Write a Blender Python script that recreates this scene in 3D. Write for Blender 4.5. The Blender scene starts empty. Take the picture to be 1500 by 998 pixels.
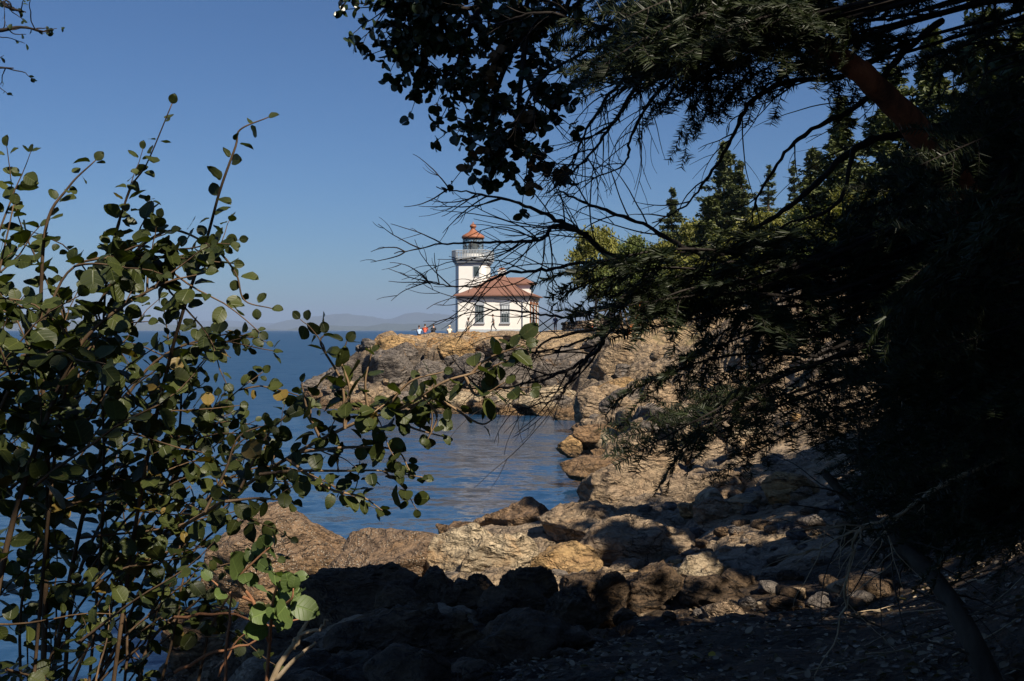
import bpy, bmesh, math, random
import numpy as np
from mathutils import Vector, Matrix, Quaternion

# ------------------------------------------------------------------ camera, sky, sun, exposure
S = bpy.context.scene
COL = S.collection
EYE = 6.5            # eye height above the sea (m)
FPX = 1600.0         # focal length in photograph pixels
HOR = 484.0          # horizon row in the photograph

def W(px, py, Y):
    """world point seen at a photograph pixel, Y metres in front of the camera"""
    return Vector(((px - 750) / FPX * Y, Y, EYE - (py - HOR) / FPX * Y))

cd = bpy.data.cameras.new('camera')
cam = bpy.data.objects.new('camera', cd); COL.objects.link(cam)
cam.location = (0, 0, EYE); cam.rotation_euler = (math.radians(90), 0, 0)
cd.sensor_width = 36; cd.lens = 36 * FPX / 1500; cd.shift_y = -15 / 1500
cd.clip_start = 0.02; cd.clip_end = 60000
S.camera = cam

SUN_EL, SUN_AZ = math.radians(47), math.radians(142)     # azimuth clockwise from +Y (the view direction)
sdir = Vector((math.sin(SUN_AZ) * math.cos(SUN_EL), math.cos(SUN_AZ) * math.cos(SUN_EL), math.sin(SUN_EL)))
w = bpy.data.worlds.new('World'); S.world = w; w.use_nodes = True
wn = w.node_tree; bg = wn.nodes['Background']
sky = wn.nodes.new('ShaderNodeTexSky'); sky.sky_type = 'NISHITA'; sky.sun_disc = False
sky.sun_elevation = SUN_EL; sky.sun_rotation = SUN_AZ
sky.altitude = 10; sky.air_density = 1.0; sky.dust_density = 0.4; sky.ozone_density = 4.0
tn_ = wn.nodes.new('ShaderNodeMix'); tn_.data_type = 'RGBA'; tn_.blend_type = 'MULTIPLY'; tn_.inputs[0].default_value = 1; tn_.inputs[7].default_value = (.475, .665, .89, 1)
wn.links.new(sky.outputs[0], tn_.inputs[6]); wn.links.new(tn_.outputs[2], bg.inputs[0]); bg.inputs[1].default_value = 0.05
sl = bpy.data.lights.new('sun', 'SUN'); sl.energy = 5.0; sl.angle = math.radians(0.53); sl.color = (1, .90, .75)
so = bpy.data.objects.new('sun', sl); COL.objects.link(so); so.rotation_euler = sdir.to_track_quat('Z', 'Y').to_euler()
so.location = (0, 0, 60)
vs = S.view_settings
S.display_settings.display_device = 'sRGB'
vs.view_transform = 'Standard'; vs.look = 'None'; vs.gamma = 1; vs.use_curve_mapping = False
vs.exposure = 0.8
cy = S.cycles
cy.max_bounces = 6; cy.diffuse_bounces = 3; cy.glossy_bounces = 3; cy.transmission_bounces = 3; cy.volume_bounces = 0
cy.transparent_max_bounces = 8; cy.caustics_reflective = False; cy.caustics_refractive = False
cy.sample_clamp_indirect = 6; cy.use_denoising = True

rnd = random.Random(7)
rng = np.random.default_rng(11)

# ------------------------------------------------------------------ noise
def hsh(ix, iy, iz=0, s=0):
    h = (ix.astype(np.int64) * 374761393 + iy.astype(np.int64) * 668265263 + np.asarray(iz).astype(np.int64) * 2147483647 // 7 + s * 974634777) & 0xffffffff
    h = ((h ^ (h >> 13)) * 1274126177) & 0xffffffff
    h = ((h ^ (h >> 16)) * 2246822519) & 0xffffffff
    return ((h ^ (h >> 15)) & 0xffffff) / float(0x1000000)

def vnoise(x, y, s=0):
    x0 = np.floor(x); y0 = np.floor(y); fx = x - x0; fy = y - y0
    ux = fx * fx * (3 - 2 * fx); uy = fy * fy * (3 - 2 * fy)
    a = hsh(x0, y0, 0, s); b = hsh(x0 + 1, y0, 0, s); c = hsh(x0, y0 + 1, 0, s); d = hsh(x0 + 1, y0 + 1, 0, s)
    return (a + (b - a) * ux + (c - a) * uy + (a - b - c + d) * ux * uy) * 2 - 1

def fbm(x, y, s=0, o=5, g=.5):
    v = 0; a = 1; t = 0
    for i in range(o):
        v = v + a * vnoise(x * 2 ** i + i * 17.3, y * 2 ** i - i * 9.1, s + i); t += a; a *= g
    return v / t

def vnoise3(p, s=0):
    f = np.floor(p); r = p - f; u = r * r * (3 - 2 * r); out = 0
    for dx in (0, 1):
        for dy in (0, 1):
            for dz in (0, 1):
                wgt = (u[:, 0] if dx else 1 - u[:, 0]) * (u[:, 1] if dy else 1 - u[:, 1]) * (u[:, 2] if dz else 1 - u[:, 2])
                out = out + wgt * hsh(f[:, 0] + dx, f[:, 1] + dy, f[:, 2] + dz, s)
    return out * 2 - 1

def blocks(x, y, sc, s, tilt=1.0, k=1.0, jit=.9):
    """piled angular blocks: upper envelope of tilted, gently domed planes, one per Voronoi cell; second value is 0 in the cracks"""
    x = x / sc; y = y / sc
    ix = np.floor(x); iy = np.floor(y)
    b1 = np.full(x.shape, -1e9); b2 = np.full(x.shape, -1e9)
    for dx in (-1, 0, 1):
        for dy in (-1, 0, 1):
            cx = ix + dx; cyy = iy + dy
            ex = x - (cx + .5 + (hsh(cx, cyy, 1, s) - .5) * jit); ey = y - (cyy + .5 + (hsh(cx, cyy, 2, s) - .5) * jit)
            h = hsh(cx, cyy, 3, s) * .9 + tilt * ((hsh(cx, cyy, 4, s) - .5) * ex + (hsh(cx, cyy, 5, s) - .5) * ey) * 2 - k * (ex * ex + ey * ey)
            b2 = np.maximum(np.minimum(h, b1), b2); b1 = np.maximum(h, b1)
    return b1 - .35, np.clip((b1 - b2) / .12, 0, 1)

# ------------------------------------------------------------------ object helpers
def props(o, label=None, cat=None, group=None, kind=None):
    if label: o['label'] = label
    if cat: o['category'] = cat
    if group: o['group'] = group
    if kind: o['kind'] = kind
    return o

def empty(name, loc=(0, 0, 0), rz=0, label=None, cat=None, group=None):
    o = bpy.data.objects.new(name, None); COL.objects.link(o)
    o.location = loc; o.rotation_euler = (0, 0, rz); o.empty_display_size = .3
    return props(o, label, cat, group)

def link(name, me, parent=None, mat=None):
    if mat is not None:
        for m in (mat if isinstance(mat, (list, tuple)) else [mat]): me.materials.append(m)
    o = bpy.data.objects.new(name, me); COL.objects.link(o)
    if parent is not None: o.parent = parent
    return o

def npmesh(name, V, F, smooth=False, tint=None, uv=None):
    """V (n,3); F list of int arrays (k,3)/(k,4)"""
    me = bpy.data.meshes.new(name)
    V = np.asarray(V, dtype=np.float32); F = [np.asarray(f, dtype=np.int32) for f in F if len(f)]
    nl = sum(f.size for f in F); nf = sum(len(f) for f in F)
    me.vertices.add(len(V)); me.vertices.foreach_set('co', V.ravel())
    me.loops.add(nl); me.polygons.add(nf)
    me.loops.foreach_set('vertex_index', np.concatenate([f.ravel() for f in F]))
    tot = np.concatenate([np.full(len(f), f.shape[1], dtype=np.int32) for f in F])
    st = np.concatenate([[0], np.cumsum(tot)[:-1]]).astype(np.int32)
    me.polygons.foreach_set('loop_start', st)
    me.polygons.foreach_set('use_smooth', np.full(nf, smooth, dtype=bool))
    if tint is not None:
        a = me.attributes.new('tint', 'FLOAT', 'POINT'); a.data.foreach_set('value', np.asarray(tint, dtype=np.float32))
    if uv is not None:
        a = me.attributes.new('luv', 'FLOAT_VECTOR', 'POINT')
        a.data.foreach_set('vector', np.asarray(uv, dtype=np.float32).ravel())
    me.update(calc_edges=True); me.validate()
    return me

class MB:
    """collects solids and makes ONE mesh"""
    def __init__(s): s.V = []; s.F3 = []; s.F4 = []; s.n = 0; s.T = []; s.U = []
    def add(s, V, f3=None, f4=None, t=0.0, uv=None):
        V = np.asarray(V, dtype=float)
        if f3 is not None and len(f3): s.F3.append(np.asarray(f3) + s.n)
        if f4 is not None and len(f4): s.F4.append(np.asarray(f4) + s.n)
        s.V.append(V); s.n += len(V)
        s.T.append(np.broadcast_to(np.asarray(t, dtype=float), (len(V),)))
        s.U.append(np.zeros((len(V), 3)) if uv is None else uv)
    def box(s, a, b, M=None):
        x0, y0, z0 = a; x1, y1, z1 = b
        V = np.array([(x, y, z) for z in (z0, z1) for y in (y0, y1) for x in (x0, x1)], float)
        if M is not None: V = (np.c_[V, np.ones(8)] @ np.array(M).T)[:, :3]
        s.add(V, None, [(0, 2, 3, 1), (4, 5, 7, 6), (0, 1, 5, 4), (2, 6, 7, 3), (0, 4, 6, 2), (1, 3, 7, 5)])
        return s
    def tube(s, P, R, n=6, t=0.0, cap=True):
        P = np.asarray(P, float); k = len(P); R = np.broadcast_to(np.asarray(R, float), (k,))
        T = np.gradient(P, axis=0); T /= np.linalg.norm(T, axis=1)[:, None] + 1e-12
        up = np.array([0, 0, 1.]) if abs(T[0, 2]) < .9 else np.array([1., 0, 0])
        A = np.cross(T, up); A /= np.linalg.norm(A, axis=1)[:, None] + 1e-9
        B = np.cross(T, A)
        an = np.arange(n) * 2 * np.pi / n
        V = P[:, None] + R[:, None, None] * (np.cos(an)[None, :, None] * A[:, None] + np.sin(an)[None, :, None] * B[:, None])
        i = np.arange(k - 1)[:, None] * n + np.arange(n)[None]
        j = np.arange(k - 1)[:, None] * n + (np.arange(n)[None] + 1) % n
        f4 = np.stack([i, j, j + n, i + n], -1).reshape(-1, 4)
        V = V.reshape(-1, 3); f3 = []
        if cap:
            V = np.vstack([V, P[:1], P[-1:]])
            q = np.arange(n)
            f3 = np.vstack([np.c_[(q + 1) % n, q, np.full(n, k * n)], np.c_[(k - 1) * n + q, (k - 1) * n + (q + 1) % n, np.full(n, k * n + 1)]])
        s.add(V, f3, f4, t)
        return s
    def prism(s, pts, z0, z1, c=(0, 0), taper=1.0):
        n = len(pts); p = np.array(pts, float); q = (p - np.array(c)) * taper + np.array(c)
        V = np.vstack([np.c_[p, np.full(n, z0)], np.c_[q, np.full(n, z1)], [[*p.mean(0), z0]], [[*q.mean(0), z1]]])
        i = np.arange(n); j = (i + 1) % n
        s.add(V, np.vstack([np.c_[j, i, np.full(n, 2 * n)], np.c_[i + n, j + n, np.full(n, 2 * n + 1)]]), np.c_[i, j, j + n, i + n])
        return s
    def lathe(s, prof, n=16, c=(0, 0)):
        k = len(prof); an = np.arange(n) * 2 * np.pi / n
        V = np.array([(c[0] + r * math.cos(a), c[1] + r * math.sin(a), z) for r, z in prof for a in an])
        i = np.arange(k - 1)[:, None] * n + np.arange(n)[None]; j = np.arange(k - 1)[:, None] * n + (np.arange(n)[None] + 1) % n
        s.add(V, None, np.stack([i, j, j + n, i + n], -1).reshape(-1, 4))
        return s
    def mesh(s, name, smooth=False, tint=False, uv=False):
        F = []
        if s.F3: F.append(np.vstack(s.F3))
        if s.F4: F.append(np.vstack(s.F4))
        return npmesh(name, np.vstack(s.V), F, smooth, np.concatenate(s.T) if tint else None, np.vstack(s.U) if uv else None)
    def build(s, name, mat, parent=None, smooth=False, tint=False, uv=False):
        return link(name, s.mesh(name, smooth, tint, uv), parent, mat)

def crom(P, k=8):
    """Catmull-Rom through points (n,d)"""
    P = np.asarray(P, float); Q = np.vstack([2 * P[0] - P[1], P, 2 * P[-1] - P[-2]]); out = []
    for i in range(1, len(Q) - 2):
        a, b, c, d = Q[i - 1:i + 3]
        for t in np.arange(k) / k:
            out.append(.5 * (2 * b + (c - a) * t + (2 * a - 5 * b + 4 * c - d) * t * t + (3 * b - a - 3 * c + d) * t ** 3))
    out.append(P[-1]); return np.array(out)

# ------------------------------------------------------------------ material helpers
class NT:
    def __init__(s, name, rough=.8, spec=.3):
        s.m = bpy.data.materials.new(name); s.m.use_nodes = True; s.t = s.m.node_tree
        s.b = s.t.nodes['Principled BSDF']; s.out = s.t.nodes['Material Output']
        s.b.inputs['Roughness'].default_value = rough; s.b.inputs['Specular IOR Level'].default_value = spec
    def n(s, typ, **kw):
        nd = s.t.nodes.new('ShaderNode' + typ)
        for k, v in kw.items():
            if k[0] == '_': setattr(nd, k[1:], v)
        for k, v in kw.items():
            if k[0] != '_': s.set(nd.inputs[int(k[1:]) if k[0] == 'i' and k[1:].isdigit() else k.replace('__', ' ')], v)
        return nd
    def set(s, sock, v):
        if hasattr(v, 'bl_idname') or hasattr(v, 'is_linked'):
            s.t.links.new(v if hasattr(v, 'is_linked') else v.outputs[0], sock)
        else:
            if isinstance(v, tuple) and len(v) == 3 and sock.type == 'RGBA': v = v + (1,)
            sock.default_value = v
    def mix(s, f, a, b, mode='MIX'):
        nd = s.t.nodes.new('ShaderNodeMix'); nd.data_type = 'RGBA'; nd.blend_type = mode
        s.set(nd.inputs[0], f); s.set(nd.inputs[6], a); s.set(nd.inputs[7], b); return nd.outputs[2]
    def math(s, op, a, b=0.0, clamp=False):
        nd = s.t.nodes.new('ShaderNodeMath'); nd.operation = op; nd.use_clamp = clamp
        s.set(nd.inputs[0], a); s.set(nd.inputs[1], b); return nd.outputs[0]
    def ramp(s, f, lo, hi, a=0.0, b=1.0):
        nd = s.t.nodes.new('ShaderNodeMapRange'); s.set(nd.inputs[0], f)
        nd.inputs[1].default_value = lo; nd.inputs[2].default_value = hi; nd.inputs[3].default_value = a; nd.inputs[4].default_value = b
        return nd.outputs[0]
    def noise(s, scale, vec=None, detail=4, rough=.55, dist=0.0):
        nd = s.t.nodes.new('ShaderNodeTexNoise'); nd.inputs['Scale'].default_value = scale
        nd.inputs['Detail'].default_value = detail; nd.inputs['Roughness'].default_value = rough; nd.inputs['Distortion'].default_value = dist
        if vec is not None: s.t.links.new(vec, nd.inputs['Vector'])
        return nd.outputs[0]
    def vor(s, scale, vec=None, feat='F1', rnd_=1.0):
        nd = s.t.nodes.new('ShaderNodeTexVoronoi'); nd.feature = feat; nd.inputs['Scale'].default_value = scale
        nd.inputs['Randomness'].default_value = rnd_
        if vec is not None: s.t.links.new(vec, nd.inputs['Vector'])
        return nd.outputs[0]
    def pos(s): return s.n('NewGeometry').outputs['Position']
    def obj(s): return s.n('TexCoord').outputs['Object']
    def attr(s, name, out=2):
        nd = s.t.nodes.new('ShaderNodeAttribute'); nd.attribute_name = name; return nd.outputs[out]
    def col(s, c): s.set(s.b.inputs['Base Color'], c); return s
    def bump(s, h, dist=.02, strength=1.0):
        nd = s.t.nodes.new('ShaderNodeBump'); nd.inputs['Strength'].default_value = strength; nd.inputs['Distance'].default_value = dist
        s.set(nd.inputs['Height'], h); s.t.links.new(nd.outputs[0], s.b.inputs['Normal']); return nd

def paint(name, c, rough=.55, var=.12, scale=1.5, spec=.3):
    """painted or plain surface with slight weathering"""
    t = NT(name, rough, spec); p = t.obj()
    f = t.ramp(t.noise(scale, p, 6, .65), .3, .75)
    d = tuple(v * (1 - var) for v in c)
    t.col(t.mix(f, c, d)); t.bump(t.noise(scale * 20, p, 3), .004)
    return t.m
# ------------------------------------------------------------------ terrain: one sheet
CT = [  # photo px, photo py, distance, block amplitude
 (1500,998,6.5,.05),(1100,998,8.,.06),(750,998,9,.15),(500,998,10,.3),(380,998,11.5,.3),
 (1450,900,9.5,.06),(1300,900,11,.06),(1100,900,12.,.12),(1000,900,12.5,.15),(800,905,13,.3),(600,905,13.5,.35),(450,930,15,.35),
 (600,868,16,.4),(760,868,16,.4),(870,868,16,.35),(1000,850,17,.25),(1150,830,18,.15),(1300,810,17,.1),(1450,810,14,.08),
 (520,880,19,.4),(500,862,21.5,.4),(600,858,22.5,.35),(650,856,22.5,.3),(750,848,22.5,.3),(850,846,22.5,.3),(950,834,22,.3),(1050,790,22,.25),
 (660,790,29,.3),(740,790,31,.3),(800,775,32,.3),(870,760,33,.35),(900,775,28,.35),
 (400,850,26.5,.3),(450,862,23,.3),(330,925,20.5,.3),(400,950,17,.35),(280,950,20.5,.3),
 (900,720,38,.35),(950,697,37,.4),(1050,697,36,.35),(1000,740,28,.3),(1100,745,25,.15),(1200,765,21,.12),(1350,735,20,.12),(1480,720,16,.12),
 (1000,645,46,.5),(930,672,47,.4),(890,655,52,.5),(850,648,60,.5),(900,600,66,.6),(980,590,60,.6),(862,610,76,.5),(832,598,86,.08),(800,600,87,.1),
 (1050,610,50,.5),(1100,570,48,.5),(1000,545,62,.6),(1120,640,38,.35),(1200,680,30,.25),
 (1090,480,62,.7),(1200,450,54,.8),(1260,560,38,.5),(1400,600,26,.3),(1320,460,46,.6),(1120,425,72,.5),
 (1490,480,30,.3),(1230,415,80,.4),(1000,452,104,.3),(1100,425,112,.3),(1320,380,92,.3),(1000,425,150,.3),(1200,385,150,.3),(1450,340,110,.3),(1450,410,55,.4),
 (598,489,105,.25),(635,487,106,.25),(665,489,108,.25),(700,495,99,.35),(740,492,106,.2),(800,489,110,.12),(850,487,110,.1),(920,486,106,.1),(950,492,95,.2),(880,503,95,.2),(820,503,97,.3),
 (575,492,103,.4),(552,502,101,.5),(532,520,100,.6),(505,542,100,.6),(475,566,98,.6),(446,584,100,.4),
 (600,545,95,.7),(570,585,90,.6),(650,582,88,.4),(700,577,87,.35),(760,575,87,.35),(810,580,87,.3),(720,548,91,.7),(790,540,91,.7),(850,545,86,.6),(600,512,101,.5),(650,512,99,.5),(700,513,98,.5),(760,512,97,.5),
 (900,545,80,.5),(950,525,82,.5),(720,588,86,.3),
]
CZ = [  # photo px, distance, height, amplitude
 (640,112,6.0,.2),(700,118,6.2,.1),(760,120,6.2,.1),(700,126,5.6,.2),(640,124,4.5,.3),(600,118,4.,.4),(560,112,3.,.5),(500,108,.6,.4),(460,108,-1.5,.3),(560,130,-1.,.3),(660,140,-1,.3),(720,136,4.,.3),(720,150,-1.5,.3),(820,128,6.4,.1),(900,128,6.8,.1),(840,150,3.,.2),(840,170,-2,.2),(920,170,8,.2),(960,220,4,.2),(940,260,-3,.2),(1000,220,12,.2),
 (400,100,-3,.1),(200,100,-4,.1),(0,100,-5,.1),(400,200,-5,.1),(700,260,-5,.1),(0,250,-6,.1),(860,300,-6,.1),
 (430,90,-1.2,.2),(500,84,-1.,.2),(560,83,-1.0,.2),(640,81,-.9,.2),(700,80.5,-.6,.2),(760,80,-.5,.15),(810,79,-.35,.15),
 (700,72,-1.,.1),(780,70,-.8,.1),(770,60,-.9,.1),(790,55,-.9,.1),(840,50,-.6,.1),(800,48,-1,.1),(860,44,-.6,.1),(880,47.5,-.5,.1),(850,42,-.6,.1),(838,39.5,-.6,.1),(872,50,-.5,.1),(885,45,-.3,.1),(845,55,-.4,.1),(815,62,-.4,.1),(820,40,-.6,.1),(760,39,-.6,.1),(690,36.5,-.5,.1),(620,35,-.6,.1),(560,34,-.7,.1),(520,36,-.8,.1),(560,32,-.4,.1),(600,32.5,-.4,.1),(530,31,-.35,.1),(640,33.5,-.4,.1),(560,29.5,-.1,.2),
 (600,50,-1.6,.1),(500,50,-1.8,.1),(400,50,-2.2,.1),(450,36,-1.,.1),(380,33,-.9,.1),(300,32,-1.1,.1),(290,27,-.8,.1),(340,24,-.25,.15),(420,29.5,.5,.2),(500,26.5,-.15,.2),(520,29,-.1,.2),(480,23,.35,.3),
 (250,24,-.8,.1),(200,20,-.7,.1),(240,17.5,.1,.25),(150,17,-.5,.1),(0,20,-1.2,.1),(0,40,-2.5,.1),(200,40,-2.2,.1),(-200,15,-1,.1),(-200,30,-2.5,.1),(-300,100,-5,.1),
 (260,13,1.2,.3),(100,12,.3,.3),(0,10,.7,.3),(-150,10,.2,.3),(200,9,2.2,.3),(0,6.5,2.8,.2),(300,7,3.7,.15),(-300,6,2.4,.2),(-300,9,.3,.2),
 (100,4,4.35,.05),(400,4,4.6,.04),(750,4,4.65,.04),(1100,4,4.75,.04),(1500,4,4.9,.04),(750,2,4.85,.03),(300,2,4.8,.03),(1200,2,4.9,.03),
 (1000,185,13,.3),(1100,185,16,.3),(1300,185,22,.3),(1600,100,19,.3),(1600,60,13,.3),(1700,30,10,.2),(1700,14,6.3,.1),(1700,7,5.3,.05),(2000,220,45,.3),(1400,260,30,.3),
]
_pts, _z, _a = [], [], []
for px, py, Y, am in CT:
    p = W(px, py, Y); _pts.append((p.x, p.y)); _z.append(p.z); _a.append(am)
for px, Y, z, am in CZ:
    _pts.append(((px - 750) / FPX * Y, Y)); _z.append(z); _a.append(am)
for ang, r, z in [(-70,5,3.0),(-70,12,-.5),(-70,60,-4),(-110,6,3.2),(-110,15,-.8),(-110,80,-5),(-150,8,4.2),(-150,40,-2),(-150,150,-5),(180,3,4.95),(180,12,6.),(180,40,10),(180,200,30),
                  (140,4,5.1),(140,15,8),(140,60,22),(140,200,50),(90,3,5.05),(90,8,6),(90,20,9.5),(90,60,24),(90,200,55),(60,10,6),(60,30,12),(60,90,32),(60,220,60),(-90,3,4.6),(-40,4,4.2),(-40,200,-6),(0,330,-6),(14,330,20),(30,330,35),(-90,250,-6),
                  (0,1,4.9),(90,1,4.92),(180,1,4.92),(-90,1,4.85)]:
    a = math.radians(ang); _pts.append((math.sin(a) * r, math.cos(a) * r)); _z.append(z); _a.append(.1)
_pts = np.array(_pts); _z = np.array(_z); _a = np.array(_a)
def _uv(x, y): return np.arctan2(x, y) * 1.7, np.log(np.hypot(x, y) + 1e-6)
_U, _Vv = _uv(_pts[:, 0], _pts[:, 1])
_D = np.hypot(_U[:, None] - _U, _Vv[:, None] - _Vv)
_wz = np.linalg.solve(_D + 1e-3 * np.eye(len(_D)), np.c_[_z, _a])

def base_height(x, y):
    u, v = _uv(x, y); out = np.empty(u.shape + (2,))
    for i in range(0, len(u), 60000):
        d = np.hypot(u[i:i + 60000, None] - _U, v[i:i + 60000, None] - _Vv); out[i:i + 60000] = d @ _wz
    return out[:, 0], np.clip(out[:, 1], .02, .9)

def relief(x, y):
    r = np.hypot(x, y)
    wx = x + .8 * vnoise(x * .5, y * .5, 90) + .22 * vnoise(x * 2.1, y * 2.1, 91); wy = y + .8 * vnoise(x * .5 + 40, y * .5, 92) + .22 * vnoise(x * 2.1, y * 2.1 + 7, 93)
    f1, e1 = blocks(wx * .85 + wy * .3, wy * 1.2 - wx * .35, 4.6, 1, 1.3, 1.0)
    f2, e2 = blocks(wx + wy * .4, wy * 1.2, 1.9, 2, 1.3, 1.1)
    f3, e3 = blocks(wx - .3 * wy, wy, .8, 3, 1.2, 1.2)
    f4, e4 = blocks(wx, wy * 1.2, .3, 4, 1.1, 1.2)
    nearf = np.clip(1.5 - r / 50, 0, 1); farf = np.clip((r - 60) / 20, 0, 1)
    h = (1.5 + .9 * farf) * (f1 - .32) + (.95 + .5 * farf) * (f2 - .3) + .42 * (f3 - .3) + .15 * (f4 - .3) * nearf
    h -= .55 * (1 - e1) + .32 * (1 - e2) + .12 * (1 - e3) * (.4 + .6 * nearf)
    rg = 0; a = .42; fq = 1.1
    for o in range(5):
        rg = rg + a * (.55 - np.abs(vnoise(x * fq + y * fq * .4 + o * 7, y * fq * 1.3 - o * 3, 70 + o)) * 1.3); a *= .58; fq *= 2.05
    return h + rg * .55 + .2 * fbm(x * .5, y * .5, 30, 4)

def height(x, y):
    x = np.atleast_1d(np.asarray(x, float)); y = np.atleast_1d(np.asarray(y, float))
    b, a = base_height(x, y)
    return b + a * relief(x, y) * .9 + .02 * fbm(x * 3, y * 3, 50, 3)
def hgt(x, y): return float(height(x, y)[0])

th = np.concatenate([np.linspace(-math.pi, -.7, 110)[:-1], np.linspace(-.7, -.5, 60)[:-1], np.linspace(-.5, .5, 840)[:-1], np.linspace(.5, .7, 60)[:-1], np.linspace(.7, math.pi, 110)[:-1]])
rr = np.concatenate([np.geomspace(.35, 6, 50)[:-1], np.geomspace(6, 15, 120)[:-1], np.geomspace(15, 45, 270)[:-1], np.geomspace(45, 80, 120)[:-1], np.geomspace(80, 112, 170)[:-1], np.geomspace(112, 330, 80)])
TT, RR = np.meshgrid(th, rr)
gx = (np.sin(TT) * RR).ravel(); gy = (np.cos(TT) * RR).ravel()
gz = height(gx, gy)
nt_, nr_ = len(th), len(rr)
i = np.arange(nr_ - 1)[:, None] * nt_ + np.arange(nt_)[None]; j = np.arange(nr_ - 1)[:, None] * nt_ + (np.arange(nt_)[None] + 1) % nt_
q4 = np.stack([i, i + nt_, j + nt_, j], -1).reshape(-1, 4)
Vt = np.c_[gx, gy, gz]; Vt = np.vstack([Vt, [[0, 0, hgt(0.0, .35)]]])
c3 = np.c_[np.arange(nt_), (np.arange(nt_) + 1) % nt_, np.full(nt_, len(Vt) - 1)]
far = RR.ravel()
head = np.clip((far - 74) / 8, 0, 1) * np.clip((6.8 * 0 + 120 - far) / 20, 0, 1) * (gx < 14)
# what covers the ground: dry grass / forest floor / orange lichen
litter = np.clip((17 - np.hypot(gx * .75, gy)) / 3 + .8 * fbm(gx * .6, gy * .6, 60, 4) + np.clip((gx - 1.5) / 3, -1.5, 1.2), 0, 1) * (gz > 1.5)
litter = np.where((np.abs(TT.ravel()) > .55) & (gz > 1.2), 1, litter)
hill = np.clip((gx - 16 - .05 * gy) / 8, 0, 1) * np.clip((gy - 40) / 20, 0, 1)
grass = np.clip((gz - 5.0) / .8, 0, 1) * (far > 74) * np.clip((gx - 1.5 + 3 * fbm(gx * .25, gy * .25, 66, 3)) / 3, 0, 1)
grass = np.maximum(grass, .8 * hill * np.clip(.5 + 1.5 * fbm(gx * .15, gy * .15, 67, 3), 0, 1))
lich = head * np.clip((gz - 3.6 + 1.6 * fbm(gx * .35, gy * .35, 68, 4)) / 1.2, 0, 1) * np.clip((2 - gx) / 6, 0.05, 1)
me = npmesh('ground', Vt, [q4, c3[:, ::-1]], True)
cliff = head * np.clip((5.2 - gz + .8 * fbm(gx * .3, gy * .3, 71, 3)) / 1., 0, 1) * np.clip((gz - 1.3) / .8, 0, 1) * np.clip((10 - gx) / 5, 0, 1)
for nm, arr in (('litter', litter), ('grass', grass), ('lichen', lich), ('cliff', cliff)):
    at = me.attributes.new(nm, 'FLOAT', 'POINT'); at.data.foreach_set('value', np.append(arr, arr[0]).astype(np.float32))

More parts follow.
